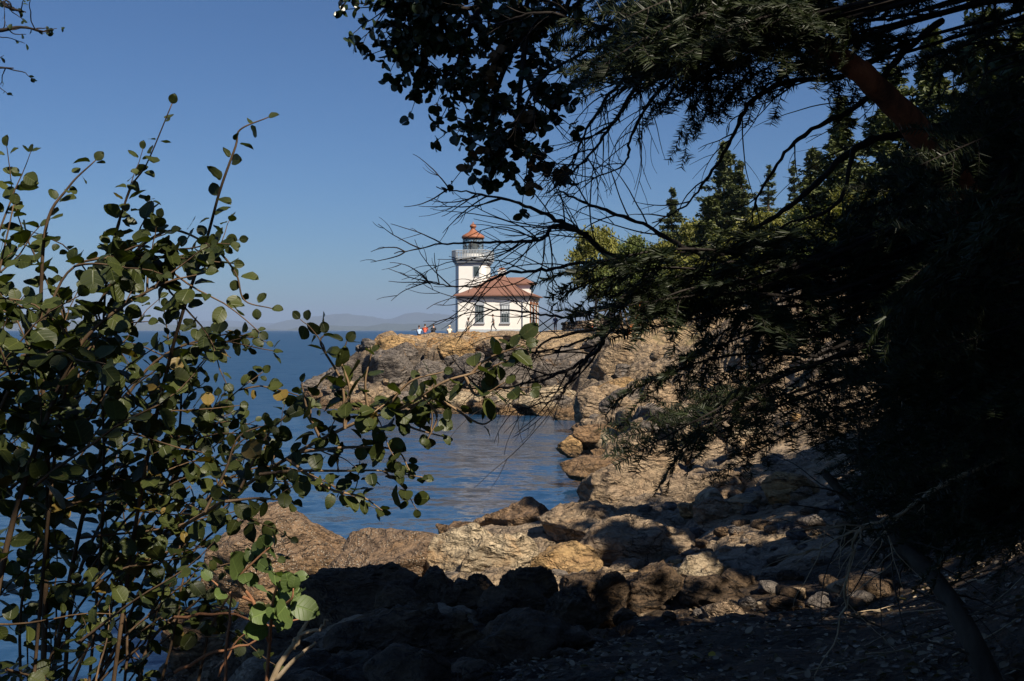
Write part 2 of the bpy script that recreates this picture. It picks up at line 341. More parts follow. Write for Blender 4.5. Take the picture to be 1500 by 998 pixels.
def rock_mat(name, pale=(.44, .325, .20), tan=(.31, .215, .13), dark=(.10, .076, .053), ground=False, local=False, tide=True, barn=0.0, grey=.5, scale=1.0):
    t = NT(name, .85, .25)
    p = t.pos()
    mp = t.n('Mapping', Vector=p); mp.inputs['Rotation'].default_value = (.5, .25, .6); mp.inputs['Scale'].default_value = (1, 1, 2.4)
    ps = mp.outputs[0]
    def warp(v, sc, amt):
        nc = t.n('TexNoise', Scale=sc, Detail=5.0, Roughness=.6); t.t.links.new(p, nc.inputs['Vector'])
        q = t.n('VectorMath', _operation='MULTIPLY_ADD'); t.t.links.new(nc.outputs[1], q.inputs[0]); q.inputs[1].default_value = (amt,) * 3; t.t.links.new(v, q.inputs[2]); return q.outputs[0]
    pw = warp(ps, 1.1, 1.3); pf = warp(ps, 3.5, .35)
    def ridged(sc, vec, det=8):
        nd = t.t.nodes.new('ShaderNodeTexNoise'); nd.noise_type = 'RIDGED_MULTIFRACTAL'; nd.inputs['Scale'].default_value = sc; nd.inputs['Detail'].default_value = det
        nd.inputs['Roughness'].default_value = .62; nd.inputs['Lacunarity'].default_value = 2.1; nd.inputs['Offset'].default_value = .9; nd.inputs['Gain'].default_value = 1.6; nd.normalize = True
        t.t.links.new(vec, nd.inputs['Vector']); return nd.outputs[0]
    big = t.ramp(t.noise(.4, p, 5, .6), .38, .62)
    mid = t.ramp(t.noise(1.3, pw, 9, .72, .4), .40, .62)
    c = t.mix(mid, tan, pale); c = t.mix(t.math('MULTIPLY', big, grey), c, (.22, .185, .155))
    c = t.mix(t.ramp(t.noise(2.2, pw, 8, .75, .8), .54, .70, 0, .8), c, dark)
    c = t.mix(t.ramp(t.noise(14, p, 8, .75), .46, .70, 0, .65), c, dark)
    c = t.mix(t.ramp(t.noise(.9, p, 6, .7, .5), .58, .70, 0, .6), c, (.30, .165, .065))
    c = t.mix(t.ramp(t.noise(3.1, pf, 6, .7), .62, .72, 0, .5), c, tuple(min(.6, v * 1.25) for v in pale))
    # hairline cracks
    ck = t.n('TexVoronoi', _feature='DISTANCE_TO_EDGE'); ck.inputs['Scale'].default_value = .9; t.t.links.new(pw, ck.inputs['Vector'])
    crack = t.math('MULTIPLY', t.ramp(ck.outputs[0], 0, .022, 1, 0), t.ramp(t.noise(.7, p, 3), .44, .56))
    c = t.mix(t.math('MULTIPLY', crack, .7), c, (.035, .03, .026))
    zz = t.n('SeparateXYZ', Vector=p).outputs[2]
    rid = ridged(1.5, pf)
    h = t.math('ADD', t.math('MULTIPLY', rid, .8), t.math('MULTIPLY', t.noise(7, pf, 10, .72), .42))
    h = t.math('ADD', h, t.math('MULTIPLY', crack, -.4))
    if tide:   # dark weed and barnacle band just above the water
        zj = t.math('ADD', zz, t.math('MULTIPLY', t.math('SUBTRACT', t.noise(.8, p, 5, .6), .5), 1.5))
        weed = t.ramp(zj, .45, 1.0, 1, 0)
        wc = t.mix(t.ramp(t.noise(6, p, 6, .75), .4, .6), (.055, .032, .016), (.22, .135, .065))
        c = t.mix(t.math('MULTIPLY', weed, .88), c, wc)
        t.set(t.b.inputs['Roughness'], t.ramp(zj, .1, .7, .35, .85))
    if barn:
        vb = t.vor(15, p); b = t.ramp(vb, .15, .38, 1, 0); bm_ = t.ramp(t.noise(1.3, p, 6, .65), .42, .55, 0, barn)
        c = t.mix(t.math('MULTIPLY', b, bm_), c, (.46, .41, .33))
        h = t.math('ADD', h, t.math('MULTIPLY', t.math('MULTIPLY', b, bm_), .3))
    if ground:
        li = t.attr('lichen'); lf = t.math('MULTIPLY', li, t.ramp(t.noise(.55, p, 7, .7, .8), .42, .55))
        c = t.mix(t.math('MULTIPLY', lf, .85), c, t.mix(t.ramp(t.noise(3, p, 4), .4, .6), (.42, .19, .038), (.42, .30, .165)))
        c = t.mix(t.math('MULTIPLY', t.attr('cliff'), t.ramp(t.noise(.5, p, 6, .7), .34, .52, .55, .95)), c, t.mix(t.ramp(t.noise(2.5, pw, 7, .7), .4, .6), (.050, .044, .038), (.13, .104, .082)))
        g = t.attr('grass'); gf = t.ramp(t.math('ADD', g, t.math('MULTIPLY', t.math('SUBTRACT', t.noise(1.2, p, 6, .7), .5), 1.1)), .35, .6)
        gc = t.mix(t.ramp(t.noise(.8, p, 6, .7), .35, .65), (.42, .30, .17), (.30, .21, .125)); gc = t.mix(t.ramp(t.noise(.45, p, 6, .6), .55, .66, 0, .7), gc, (.13, .115, .05))
        c = t.mix(gf, c, gc)
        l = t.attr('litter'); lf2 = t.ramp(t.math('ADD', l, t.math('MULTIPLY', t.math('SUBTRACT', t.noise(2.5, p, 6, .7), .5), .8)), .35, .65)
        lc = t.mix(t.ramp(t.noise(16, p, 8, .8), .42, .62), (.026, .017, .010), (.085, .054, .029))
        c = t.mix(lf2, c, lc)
    t.col(c)
    # fracture facets: each chip of rock faces its own way
    gn = t.n('NewGeometry').outputs['Normal']; acc = gn
    for sc, k, vec in ((.3, .6, pw), (.85, .9, pw), (2.6, .5, pw), (8, .2, pf)):
        vo = t.t.nodes.new('ShaderNodeTexVoronoi'); vo.inputs['Scale'].default_value = sc; t.t.links.new(vec, vo.inputs['Vector'])
        q = t.n('VectorMath', _operation='SUBTRACT'); t.t.links.new(vo.outputs['Color'], q.inputs[0]); q.inputs[1].default_value = (.5, .5, .5)
        a2 = t.n('VectorMath', _operation='MULTIPLY_ADD'); t.t.links.new(q.outputs[0], a2.inputs[0]); a2.inputs[1].default_value = (k, k, k); t.t.links.new(acc, a2.inputs[2]); acc = a2.outputs[0]
    if ground:
        mxn = t.n('Mix', _data_type='VECTOR'); soft = t.math('MAXIMUM', gf, lf2); t.set(mxn.inputs[0], soft); t.t.links.new(acc, mxn.inputs[4]); t.t.links.new(gn, mxn.inputs[5]); acc = mxn.outputs[1]
    nn_ = t.n('VectorMath', _operation='NORMALIZE'); t.t.links.new(acc, nn_.inputs[0])
    bp = t.bump(h, .19, 1.0); t.t.links.new(nn_.outputs[0], bp.inputs['Normal'])
    return t.m
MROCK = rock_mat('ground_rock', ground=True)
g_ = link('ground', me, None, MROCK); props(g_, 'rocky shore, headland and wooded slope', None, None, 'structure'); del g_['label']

# ------------------------------------------------------------------ sea
t = NT('sea_water', .06, .5); t.b.inputs['IOR'].default_value = 1.333
p = t.pos()
cc = t.n('CameraData')
def stretch(sx, sy, rz=0.0):
    m = t.n('Mapping', Vector=p); m.inputs['Scale'].default_value = (sx, sy, 1); m.inputs['Rotation'].default_value = (0, 0, rz); return m.outputs[0]
w1 = t.noise(.55, stretch(.55, 1.0, .25), 5, .62, .5); w2 = t.noise(2.6, stretch(.6, 1, -.2), 4, .6, .3); w3 = t.noise(.07, stretch(.35, 1, .1), 4, .6)
gust = t.ramp(t.noise(.018, stretch(.25, 1, .15), 5, .6, .4), .3, .7, .55, 1.25)
def wave(sc, sx, rz, k):
    nd = t.n('TexNoise', Scale=sc, Detail=3.0, Roughness=.6); t.t.links.new(stretch(sx, 1.0, rz), nd.inputs['Vector'])
    v = t.n('VectorMath', _operation='SUBTRACT'); t.t.links.new(nd.outputs[1], v.inputs[0]); v.inputs[1].default_value = (.5, .5, .5)
    q = t.n('VectorMath', _operation='MULTIPLY'); t.t.links.new(v.outputs[0], q.inputs[0]); q.inputs[1].default_value = (k * .6, k, 0); return q.outputs[0]
def vadd(a, b):
    v = t.n('VectorMath', _operation='ADD'); t.t.links.new(a, v.inputs[0])
    t.set(v.inputs[1], b); return v.outputs[0]
wsum = vadd(vadd(wave(.5, .5, .25, .36), wave(1.7, .55, -.2, .40)), wave(6.0, .7, .1, .26))
gs = t.n('VectorMath', _operation='SCALE'); t.t.links.new(wsum, gs.inputs[0]); t.t.links.new(gust, gs.inputs['Scale'])
sx_ = t.n('SeparateXYZ', Vector=p); calm = t.math('MULTIPLY', t.ramp(sx_.outputs[1], 82, 110, 1, 0), t.ramp(t.math('ADD', sx_.outputs[0], t.math('MULTIPLY', sx_.outputs[1], .12)), -9, 3, 0, 1))
t.set(t.b.inputs['Roughness'], t.math('SUBTRACT', t.ramp(sx_.outputs[1], 25, 110, .20, .38), t.math('MULTIPLY', calm, .10)))
nv = t.n('VectorMath', _operation='NORMALIZE'); t.t.links.new(vadd(gs.outputs[0], (0.0, 0.0, 1.0)), nv.inputs[0])
t.t.links.new(nv.outputs[0], t.b.inputs['Normal'])
sh = t.ramp(t.noise(.05, p, 4), .4, .6)
t.col(t.mix(sh, (.010, .036, .080), (.013, .043, .09)))
MSEA = t.m
mb = MB()
rs = np.concatenate([[6], np.geomspace(12, 41000, 64)]); an = np.linspace(-math.pi, math.pi, 129)[:-1]
R2, A2 = np.meshgrid(rs, an, indexing='ij'); V = np.c_[(np.sin(A2) * R2).ravel(), (np.cos(A2) * R2).ravel(), np.zeros(R2.size)]
i = np.arange(len(rs) - 1)[:, None] * 128 + np.arange(128)[None]; j = np.arange(len(rs) - 1)[:, None] * 128 + (np.arange(128)[None] + 1) % 128
mb.add(V, None, np.stack([i, i + 128, j + 128, j], -1).reshape(-1, 4)[:, ::-1])
props(mb.build('sea', MSEA), kind='structure')

# ------------------------------------------------------------------ far islands
t = NT('far_forest', .9, .1); p = t.pos()
t.col(t.mix(t.ramp(t.noise(.02, p, 6, .7), .4, .6), (.035, .05, .03), (.075, .08, .05)))
MFAR = t.m
def island(prof, Y, depth, seed):
    """ridge given by its skyline in photo pixels, built as a solid hill range"""
    pr = np.array(prof, float); xs = np.linspace(pr[0, 0], pr[-1, 0], 160); top = np.interp(xs, pr[:, 0], pr[:, 1])
    z = np.maximum((HOR - top) / FPX * Y + EYE, 0)
    z = z * (1 + .10 * fbm(xs * .05, xs * 0 + seed, seed, 4)) + 2 * np.abs(vnoise(xs * .7, xs * 0, seed + 3))
    X = (xs - 750) / FPX * Y; rows = []; ks = np.linspace(-1, 1, 15)
    for k in ks:
        f = max(0, 1 - abs(k) ** 1.4); rows.append(np.c_[X, np.full_like(X, Y + k * depth + 30 * math.sin(seed + k)), z * f * (1 + .25 * fbm(xs * .08, xs * 0 + k * 3, seed + 9, 4) * (abs(k) > .05)) - 4])
    V = np.vstack(rows); n = len(xs)
    i = np.arange(14)[:, None] * n + np.arange(n - 1)[None]
    props(link('hills', npmesh('hills', V, [np.stack([i, i + 1, i + n + 1, i + n], -1).reshape(-1, 4)], True), None, MFAR), kind='structure')
island([(-200,476),(40,470),(180,472),(300,478),(356,479),(400,482),(412,484)], 19000, 1200, 1)
island([(428,484),(440,479),(480,477),(540,478),(560,474),(620,474),(680,472),(760,470),(830,474),(900,470),(960,476),(1100,470)], 17500, 1200, 2)
island([(380,484),(420,470),(460,464),(490,462),(510,460),(540,463),(566,468),(590,461),(612,458),(640,461),(690,463),(760,455),(850,460),(960,458),(1100,465)], 28000, 2000, 3)
island([(-300,470),(-100,462),(100,468),(250,471),(330,470),(420,475),(440,478),(500,484)], 35000, 2000, 4)
# ------------------------------------------------------------------ the air
mb = MB().box((-39500, -1500, -8), (39500, 39500, 640))
t = NT('haze'); t.t.nodes.remove(t.b)
pv = t.n('VolumePrincipled'); pv.inputs['Color'].default_value = (.35, .455, .68, 1); pv.inputs['Density'].default_value = 4.6e-5; pv.inputs['Anisotropy'].default_value = -.05
t.t.links.new(pv.outputs[0], t.out.inputs['Volume'])
props(mb.build('haze', t.m), kind='stuff')
# ------------------------------------------------------------------ lighthouse
M = {}
M['white'] = paint('white_paint', (.80, .77, .72), .6, .10, .8)
M['grey'] = paint('grey_trim', (.27, .30, .33), .5, .15, 2)
M['plinth'] = paint('grey_plinth', (.42, .46, .50), .6, .15, 1.5)
M['lintel'] = paint('pale_grey_stone', (.36, .39, .43), .6, .1, 2)
M['rail'] = paint('pale_rail_paint', (.33, .36, .39), .5, .1, 3)
M['orange'] = paint('orange_red_metal', (.29, .115, .062), .55, .35, 3)
M['brown'] = paint('rusty_brown_frame', (.24, .10, .045), .6, .2, 4)
M['dark'] = paint('dark_metal', (.05, .055, .06), .5, .2, 4)
t = NT('roof_shingles', .8, .2); p = t.obj()
br = t.n('TexBrick', Vector=t.n('Mapping', Vector=p).outputs[0]); br.inputs['Scale'].default_value = 2.2
c = t.mix(t.ramp(t.noise(.9, p, 6, .65), .35, .65), (.215, .108, .078), (.16, .085, .063))
c = t.mix(t.ramp(t.n('TexWave', Vector=p, Scale=3.2, Distortion=.4, _bands_direction='Z').outputs[1], .2, .6, .25, 0), c, (.09, .04, .03))
t.col(c); t.bump(t.noise(12, p, 5), .03); M['roof'] = t.m
t = NT('window_glass', .12, .6); t.col((.05, .065, .07)); M['glass'] = t.m
t = NT('blind', .8); t.col((.50, .54, .57)); M['blind'] = t.m
t = NT('lantern_glass', .05, .5); t.b.inputs['Transmission Weight'].default_value = .9; t.b.inputs['IOR'].default_value = 1.1; t.col((.75, .85, .85)); M['lens'] = t.m
t = NT('lens_glass', .1, .6); t.b.inputs['Transmission Weight'].default_value = .6; t.col((.55, .68, .65)); M['fresnel'] = t.m

LH = empty('lighthouse', (-2.0, 115, 6.05), math.radians(-9), 'white lighthouse tower with orange lantern roof joined to a red roofed house', 'lighthouse')
hw, hd, wh = 3.78, 8.0, 4.05
m = MB()   # walls, butted
m.box((-hw, 0, .55), (hw, .25, wh)); m.box((-hw, hd - .25, .55), (hw, hd, wh)); m.box((-hw, .25, .55), (-hw + .25, hd - .25, wh)); m.box((hw - .25, .25, .55), (hw, hd - .25, wh))
m.build('wall', M['white'], LH)
MB().box((-hw - .05, -.05, -1.2), (hw + .05, hd + .05, .548)).build('plinth', M['plinth'], LH)
m = MB()   # eaves band
m.box((-hw - .12, -.12, wh - .28), (hw + .12, -.003, wh - .002)); m.box((hw + .003, -.003, wh - .28), (hw + .12, hd + .12, wh - .002)); m.box((-hw - .12, -.003, wh - .28), (-hw - .003, hd + .12, wh - .002))
m.build('fascia', M['grey'], LH)
# hipped roof with a slight flare at the eaves
def hip(x0, x1, y0, y1, z, prof, rx):
    V, F = [], []
    for (ins, dz) in prof:
        V += [(x0 + ins, y0 + ins, z + dz), (x1 - ins, y0 + ins, z + dz), (x1 - ins, y1 - ins, z + dz), (x0 + ins, y1 - ins, z + dz)]
    for k in range(len(prof) - 1):
        for e in range(4): F.append((k * 4 + e, k * 4 + (e + 1) % 4, k * 4 + 4 + (e + 1) % 4, k * 4 + 4 + e))
    F.append((3, 2, 1, 0)); b = (len(prof) - 1) * 4; F.append((b, b + 1, b + 2, b + 3))
    return np.array(V, float), F
o_ = .42
V, F = hip(-hw - o_, hw + o_, -o_, hd + o_, wh, [(0, 0), (0, .12), (.9, .48), (1.9, 1.0), (2.9, 1.68), (3.75, 2.36)], 0)
m = MB(); m.add(V, None, F); rf = m.build('roof', M['roof'], LH)
m = MB().box((-.25, 4.6, wh + 1.6), (.5, 5.3, wh + 2.85)).box((-.32, 4.53, wh + 2.85), (.57, 5.37, wh + 3.02)); ch = m.build('chimney', M['white'], rf)
MB().box((-.15, 4.7, wh + 3.022), (.4, 5.2, wh + 3.25)).build('chimney_cap', M['orange'], ch)
# roof dormer looking right
d = MB().box((1.2, 2.9, wh + .35), (3.55, 5.1, wh + 1.32)).build('dormer', M['white'], rf)
m = MB(); V = np.array([(.4, 2.6, wh + 1.325), (3.95, 2.6, wh + 1.325), (3.95, 5.4, wh + 1.325), (.4, 5.4, wh + 1.325), (.4, 2.6, wh + 1.43), (3.95, 2.6, wh + 1.43), (3.95, 5.4, wh + 1.43), (.4, 5.4, wh + 1.43), (.4, 4, wh + 2.15), (2.75, 4, wh + 2.15)])
m.add(V, [(7, 4, 8), (5, 6, 9)], [(3, 2, 1, 0), (0, 1, 5, 4), (1, 2, 6, 5), (2, 3, 7, 6), (3, 0, 4, 7), (4, 5, 9, 8), (6, 7, 8, 9)])
m.build('dormer_roof', M['roof'], rf)
MB().box((3.553, 3.4, wh + .55), (3.6, 4.6, wh + 1.2)).build('dormer_window', M['glass'], rf)
# front windows
def window(x, blind, lab):
    w_ = MB().box((x - .5, -.035, 1.25), (x + .5, -.002, 3.42)).build('window', M['lintel'], LH); w_['label'] = lab
    MB().box((x - .5, -.09, 3.10), (x + .5, -.037, 3.42)).build('lintel', M['lintel'], w_); MB().box((x - .56, -.14, 1.12), (x + .56, -.037, 1.26)).build('sill', M['lintel'], w_)
    MB().box((x - .42, -.05, 1.32), (x + .42, -.037, 3.06)).build('pane', M['glass'], w_)
    m = MB().box((x - .42, -.085, 2.17), (x + .42, -.052, 2.24))
    for q in (-.14, .14): m.box((x + q - .018, -.07, 1.32), (x + q + .018, -.053, 2.168)); m.box((x + q - .018, -.07, 2.242), (x + q + .018, -.053, 3.06))
    for z in (1.75, 2.66): m.box((x - .42, -.066, z), (x + .42, -.0535, z + .035))
    for q in (-.42, .38): m.box((x + q, -.1, 1.27), (x + q + .04, -.0865, 3.06))
    m.build('sash', M['grey'], w_)
    if blind:
        MB().box((x - .36, -.0515, 2.25), (x + .36, -.0505, 3.05)).build('blind', M['blind'], w_)
window(-1.42, False, 'dark sash window'); window(1.30, True, 'window with its pale blind half down')
MB().tube([(hw - .62, -.1, 0), (hw - .62, -.1, wh - .3)], .045, 6).build('downpipe', M['grey'], LH)
MB().tube([(-hw + .03, -.09, 0), (-hw + .03, -.09, wh - .3)], .06, 6).build('downpipe', M['grey'], LH)
# side wall: three tall rusty framed openings
for k, y in enumerate((1.5, 3.9, 6.2)):
    w_ = MB().box((hw + .002, y - .85, .62), (hw + .12, y + .85, 3.45)).build('window', M['brown'], LH); w_['label'] = 'tall rusty framed opening in the side wall'
    MB().box((hw + .122, y - .5, .8), (hw + .135, y + .5, 3.2)).build('pane', M['blind'], w_)
for y in (.35, 2.7, 5.05, 7.4):
    MB().box((hw + .002, y - .28, .552), (hw + .06, y + .2, 3.7)).build('pilaster', M['white'], LH)
# tower
tx, ty = -3.5, 7.0
def chamf(h, c): return [(tx - h + c, ty - h), (tx + h - c, ty - h), (tx + h, ty - h + c), (tx + h, ty + h - c), (tx + h - c, ty + h), (tx - h + c, ty + h), (tx - h, ty + h - c), (tx - h, ty - h + c)]
TW = MB().prism(chamf(1.74, .46), -1.2, 7.75).build('tower_shaft', M['white'], LH)
MB().prism(chamf(1.86, .5), 7.752, 7.95).prism(chamf(2.0, .55), 7.952, 8.2).build('tower_cornice', M['grey'], LH)
gal = MB().prism(chamf(2.12, .6), 8.203, 8.42).build('gallery', M['plinth'], LH)
m = MB()
cp = chamf(2.08, .58); cp = cp + [cp[0]]
for a, b in zip(cp[:-1], cp[1:]):
    L_ = math.hypot(b[0] - a[0], b[1] - a[1]); n = max(2, int(L_ / .17))
    for z in (8.55, 9.28): m.tube([(a[0], a[1], z), (b[0], b[1], z)], .055, 4)
    for q in range(n): m.box((-.04, -.04, 8.42), (.04, .04, 9.26), Matrix.Translation((a[0] + (b[0] - a[0]) * q / n, a[1] + (b[1] - a[1]) * q / n, 0)))
m.build('railing', M['rail'], gal)
w_ = MB().box((tx + .35, ty - 1.79, 6.35), (tx + 1.05, ty - 1.743, 7.6)).build('window', M['lintel'], LH); w_['label'] = 'small dark window high in the tower'
MB().box((tx + .42, ty - 1.81, 6.45), (tx + .98, ty - 1.792, 7.5)).build('pane', M['glass'], w_)
MB().box((-1.788 + tx, ty - .4, 6.1), (-1.742 + tx, ty + .5, 7.6)).build('window', M['glass'], LH)
# lantern
lan = MB().lathe([(0, 8.42), (1.22, 8.42), (1.22, 8.95), (1.1, 8.98), (0, 8.98)], 16, (tx, ty)).build('lantern', M['white'], LH)
m = MB(); rl, z0, z1 = 1.14, 8.98, 10.72; ns = 8
for k in range(ns):
    a0, a1 = 2 * math.pi * k / ns, 2 * math.pi * (k + 1) / ns; q = lambda a, z, r=rl: (tx + r * math.cos(a), ty + r * math.sin(a), z)
    m.tube([q(a0, z0), q(a0, z1)], .045, 5); zm = (z0 + z1) / 2
    m.tube([q(a0, z0), q(a1, zm)], .028, 4); m.tube([q(a1, z0), q(a0, zm)], .028, 4); m.tube([q(a0, zm), q(a1, z1)], .028, 4); m.tube([q(a1, zm), q(a0, z1)], .028, 4)
    for z in (z0 + .03, zm, z1 - .03): m.tube([q(a0, z), q(a1, z)], .035, 4)
m.build('glazing_bars', M['dark'], lan)
MB().lathe([(1.1, 8.985), (1.1, 10.7)], 16, (tx, ty)).build('lantern_glass', M['lens'], lan)
MB().lathe([(0, 9.0), (.3, 9.0), (.3, 9.3), (.5, 9.5), (.55, 9.9), (.45, 10.2), (.2, 10.4), (0, 10.45)], 16, (tx, ty)).build('lamp_lens', M['fresnel'], lan)
lr = MB().lathe([(0, 10.72), (1.24, 10.72), (1.3, 10.78), (1.27, 10.98), (1.1, 11.12), (.55, 11.42), (.3, 11.68), (.26, 11.8), (.26, 11.95), (.38, 12.03), (.36, 12.2), (.2, 12.35), (.07, 12.42), (.05, 12.6), (0, 12.62)], 20, (tx, ty)).build('lantern_roof', M['orange'], LH, True)
# ------------------------------------------------------------------ rocks
_ico = {}
def ico(k):
    if k not in _ico:
        bm = bmesh.new(); bmesh.ops.create_icosphere(bm, subdivisions=k, radius=1)
        _ico[k] = (np.array([v.co[:] for v in bm.verts]), np.array([[v.index for v in f.verts] for f in bm.faces])); bm.free()
    return _ico[k]

def rock_mesh(name, seed, sub=5, planes=16, rough=.06, smooth_=.02, size=(1, 1, 1)):
    v, f = ico(sub); r_ = np.random.default_rng(seed)
    fi = np.arange(planes) + .5; ph_ = np.arccos(1 - 2 * fi / planes); tt_ = math.pi * (1 + 5 ** .5) * fi + seed
    nn = np.c_[np.cos(tt_) * np.sin(ph_), np.sin(tt_) * np.sin(ph_), np.cos(ph_)] + r_.normal(size=(planes, 3)) * .28
    nn /= np.linalg.norm(nn, axis=1)[:, None]; d = r_.uniform(.62, .92, planes)
    q = v + .12 * np.c_[vnoise3(v * 1.7, seed), vnoise3(v * 1.7 + 9, seed + 1), vnoise3(v * 1.7 - 5, seed + 2)]
    dots = q @ nn.T; rad = np.where(dots > .02, d / np.maximum(dots, .02), 9.)
    k = smooth_; m = rad.min(1); rr_ = m - k * np.log(np.exp(-(rad - m[:, None]) / k).sum(1)); rr_ = np.clip(rr_, .35, 1.04)
    P = v * rr_[:, None]
    disp = 0; a = rough; fq = 2.2
    for o in range(6):
        disp = disp + a * (.55 - np.abs(vnoise3(P * fq * np.array([1, 1, 1.5]) + seed, seed + o))) ; a *= .6; fq *= 2.1
    P = P * (1 + disp)[:, None] * np.array(size)
    return npmesh(name, P, [f], True)

RK = {
 'tan': rock_mat('tan_rock', (.42, .305, .185), (.31, .21, .125), grey=.4),
 'pale': rock_mat('pale_rock', (.52, .42, .28), (.40, .30, .185), (.15, .115, .078), grey=.25),
 'yellow': rock_mat('yellowish_rock', (.46, .30, .13), (.36, .215, .09), (.17, .11, .06), grey=.15),
 'barn': rock_mat('barnacled_rock', (.27, .175, .10), (.18, .11, .06), (.12, .08, .055), barn=.8, grey=.3),
 'weed': rock_mat('weedy_rock', (.28, .17, .085), (.19, .115, .06), (.08, .05, .033), barn=.25, grey=.1),
 'dark': rock_mat('shade_toned_rock', (.15, .098, .055), (.095, .06, .034), (.04, .026, .016), grey=.08),  # foreground rock: most of its shade is put into this darker colour
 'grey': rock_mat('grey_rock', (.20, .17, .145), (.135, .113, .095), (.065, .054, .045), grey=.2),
}
_rs = [100]
def rock(label, px0, py0, px1, py1, Y, mat, cat='rock', depth=1.0, rz=None, sub=5, planes=16, rough=.10, group=None, name='rock', seed=None, tilt=.25, soft=.008, low=.3):
    """a rock that fills the pixel box when seen from the shore path; its foot is sunk in the ground"""
    _rs[0] += 1; sd = seed or _rs[0]; r_ = random.Random(sd)
    p = W((px0 + px1) / 2, (py0 + py1) / 2, Y); sx = (px1 - px0) / 2 / FPX * Y; sz = (py1 - py0) / 2 / FPX * Y
    me = rock_mesh(name, sd, sub, planes, rough, soft, (sx * 1.1, sx * depth * 1.1, sz * 1.06 * (1 + low)))
    me.materials.append(RK[mat])
    o = bpy.data.objects.new(name, me); COL.objects.link(o)
    o.location = (p.x, p.y, p.z - sz * low)
    o.rotation_euler = (r_.uniform(-tilt, tilt) * .5, r_.uniform(-tilt, tilt) * .5, rz if rz is not None else r_.uniform(-.5, .5))
    return props(o, label, cat, group)

# near shore
rock('brown barnacled rock standing in the sea behind the leafy shrub', 305, 748, 528, 880, 27.5, 'barn', sub=6, planes=12, rough=.09, depth=.8, soft=.05)
rock('long low grey-brown rock crusted with barnacles, left of the pale pointed boulder', 470, 783, 680, 880, 24.5, 'barn', sub=6, planes=12, rough=.08, soft=.05, rz=.15)
rock('pale pointed boulder at the shadow edge by the cove', 628, 770, 745, 885, 23.5, 'pale', sub=6, planes=13, rough=.06, seed=431)
rock('pale rounded boulder right of the pointed one', 680, 778, 800, 875, 22.6, 'pale', sub=6, planes=14, rough=.05, depth=.9, soft=.05)
rock('yellowish boulder in front of the cracked slabs', 765, 795, 890, 890, 21.5, 'yellow', sub=6, planes=14, rough=.07, depth=.8)
rock('broad tan slab with a web of cracks', 845, 768, 1010, 885, 22.5, 'tan', sub=6, planes=11, rough=.06, depth=1.0, soft=.03)
rock('tan rock hump above the cracked slab', 800, 740, 930, 800, 27.5, 'tan', sub=6, planes=13, depth=1.2)
rock('rust-brown weedy rock at the cove edge', 715, 737, 835, 800, 31, 'weed', sub=6, planes=14, rough=.1)
rock('small brown rock awash beside the pointed boulder', 640, 764, 712, 795, 31.5, 'weed', rough=.09)
rock('tall tan rock face dropping into the cove', 850, 672, 1010, 800, 33, 'tan', sub=6, planes=12, rough=.08, depth=.9, rz=-.3)
rock('second rock face right of the tall one with its foot in shade', 960, 680, 1110, 770, 31, 'tan', sub=6, planes=13, depth=.9)
rock('low brown weedy rock lying in the cove water', 826, 667, 908, 696, 46, 'weed', rough=.12)
rock('small orange-brown block at the water edge', 818, 640, 850, 664, 56, 'yellow', planes=10)
rock('wet dark weedy rock low in the corner water', 250, 888, 352, 975, 19.8, 'weed', sub=6, rough=.12)
rock('wet brown rock between the sprig and the dark ridge', 340, 850, 470, 920, 22.5, 'weed', sub=6, rough=.12, planes=14)
# dark ridge in the shade
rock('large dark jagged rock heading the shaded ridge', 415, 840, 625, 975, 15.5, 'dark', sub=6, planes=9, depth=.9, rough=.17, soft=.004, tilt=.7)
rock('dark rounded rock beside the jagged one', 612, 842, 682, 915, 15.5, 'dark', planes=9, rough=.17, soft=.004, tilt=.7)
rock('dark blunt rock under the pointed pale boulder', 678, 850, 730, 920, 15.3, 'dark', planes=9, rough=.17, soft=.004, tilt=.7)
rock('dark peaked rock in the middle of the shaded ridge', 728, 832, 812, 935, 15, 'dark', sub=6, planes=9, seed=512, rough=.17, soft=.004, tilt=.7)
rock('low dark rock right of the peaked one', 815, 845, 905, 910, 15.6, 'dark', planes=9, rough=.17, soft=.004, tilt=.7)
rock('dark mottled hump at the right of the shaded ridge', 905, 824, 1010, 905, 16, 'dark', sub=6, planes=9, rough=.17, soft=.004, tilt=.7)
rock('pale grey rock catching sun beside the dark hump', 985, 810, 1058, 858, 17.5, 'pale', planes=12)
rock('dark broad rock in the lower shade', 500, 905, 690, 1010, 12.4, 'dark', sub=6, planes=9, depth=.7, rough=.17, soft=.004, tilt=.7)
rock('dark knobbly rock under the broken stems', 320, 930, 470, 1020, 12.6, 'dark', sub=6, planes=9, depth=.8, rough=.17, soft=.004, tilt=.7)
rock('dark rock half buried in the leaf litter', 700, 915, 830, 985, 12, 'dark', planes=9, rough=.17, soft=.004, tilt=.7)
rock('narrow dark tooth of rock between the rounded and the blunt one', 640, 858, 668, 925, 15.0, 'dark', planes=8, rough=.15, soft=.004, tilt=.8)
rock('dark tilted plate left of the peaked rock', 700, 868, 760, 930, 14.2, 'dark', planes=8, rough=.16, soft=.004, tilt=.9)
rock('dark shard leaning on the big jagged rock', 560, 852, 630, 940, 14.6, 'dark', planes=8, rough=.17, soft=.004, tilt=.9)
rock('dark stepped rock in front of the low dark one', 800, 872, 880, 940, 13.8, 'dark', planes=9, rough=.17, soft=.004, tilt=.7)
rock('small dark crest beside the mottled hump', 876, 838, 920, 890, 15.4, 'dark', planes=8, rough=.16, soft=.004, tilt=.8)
rock('dark outcrop right of the mottled hump', 1000, 845, 1080, 890, 15.2, 'dark', planes=9, rough=.17, soft=.004, tilt=.6)
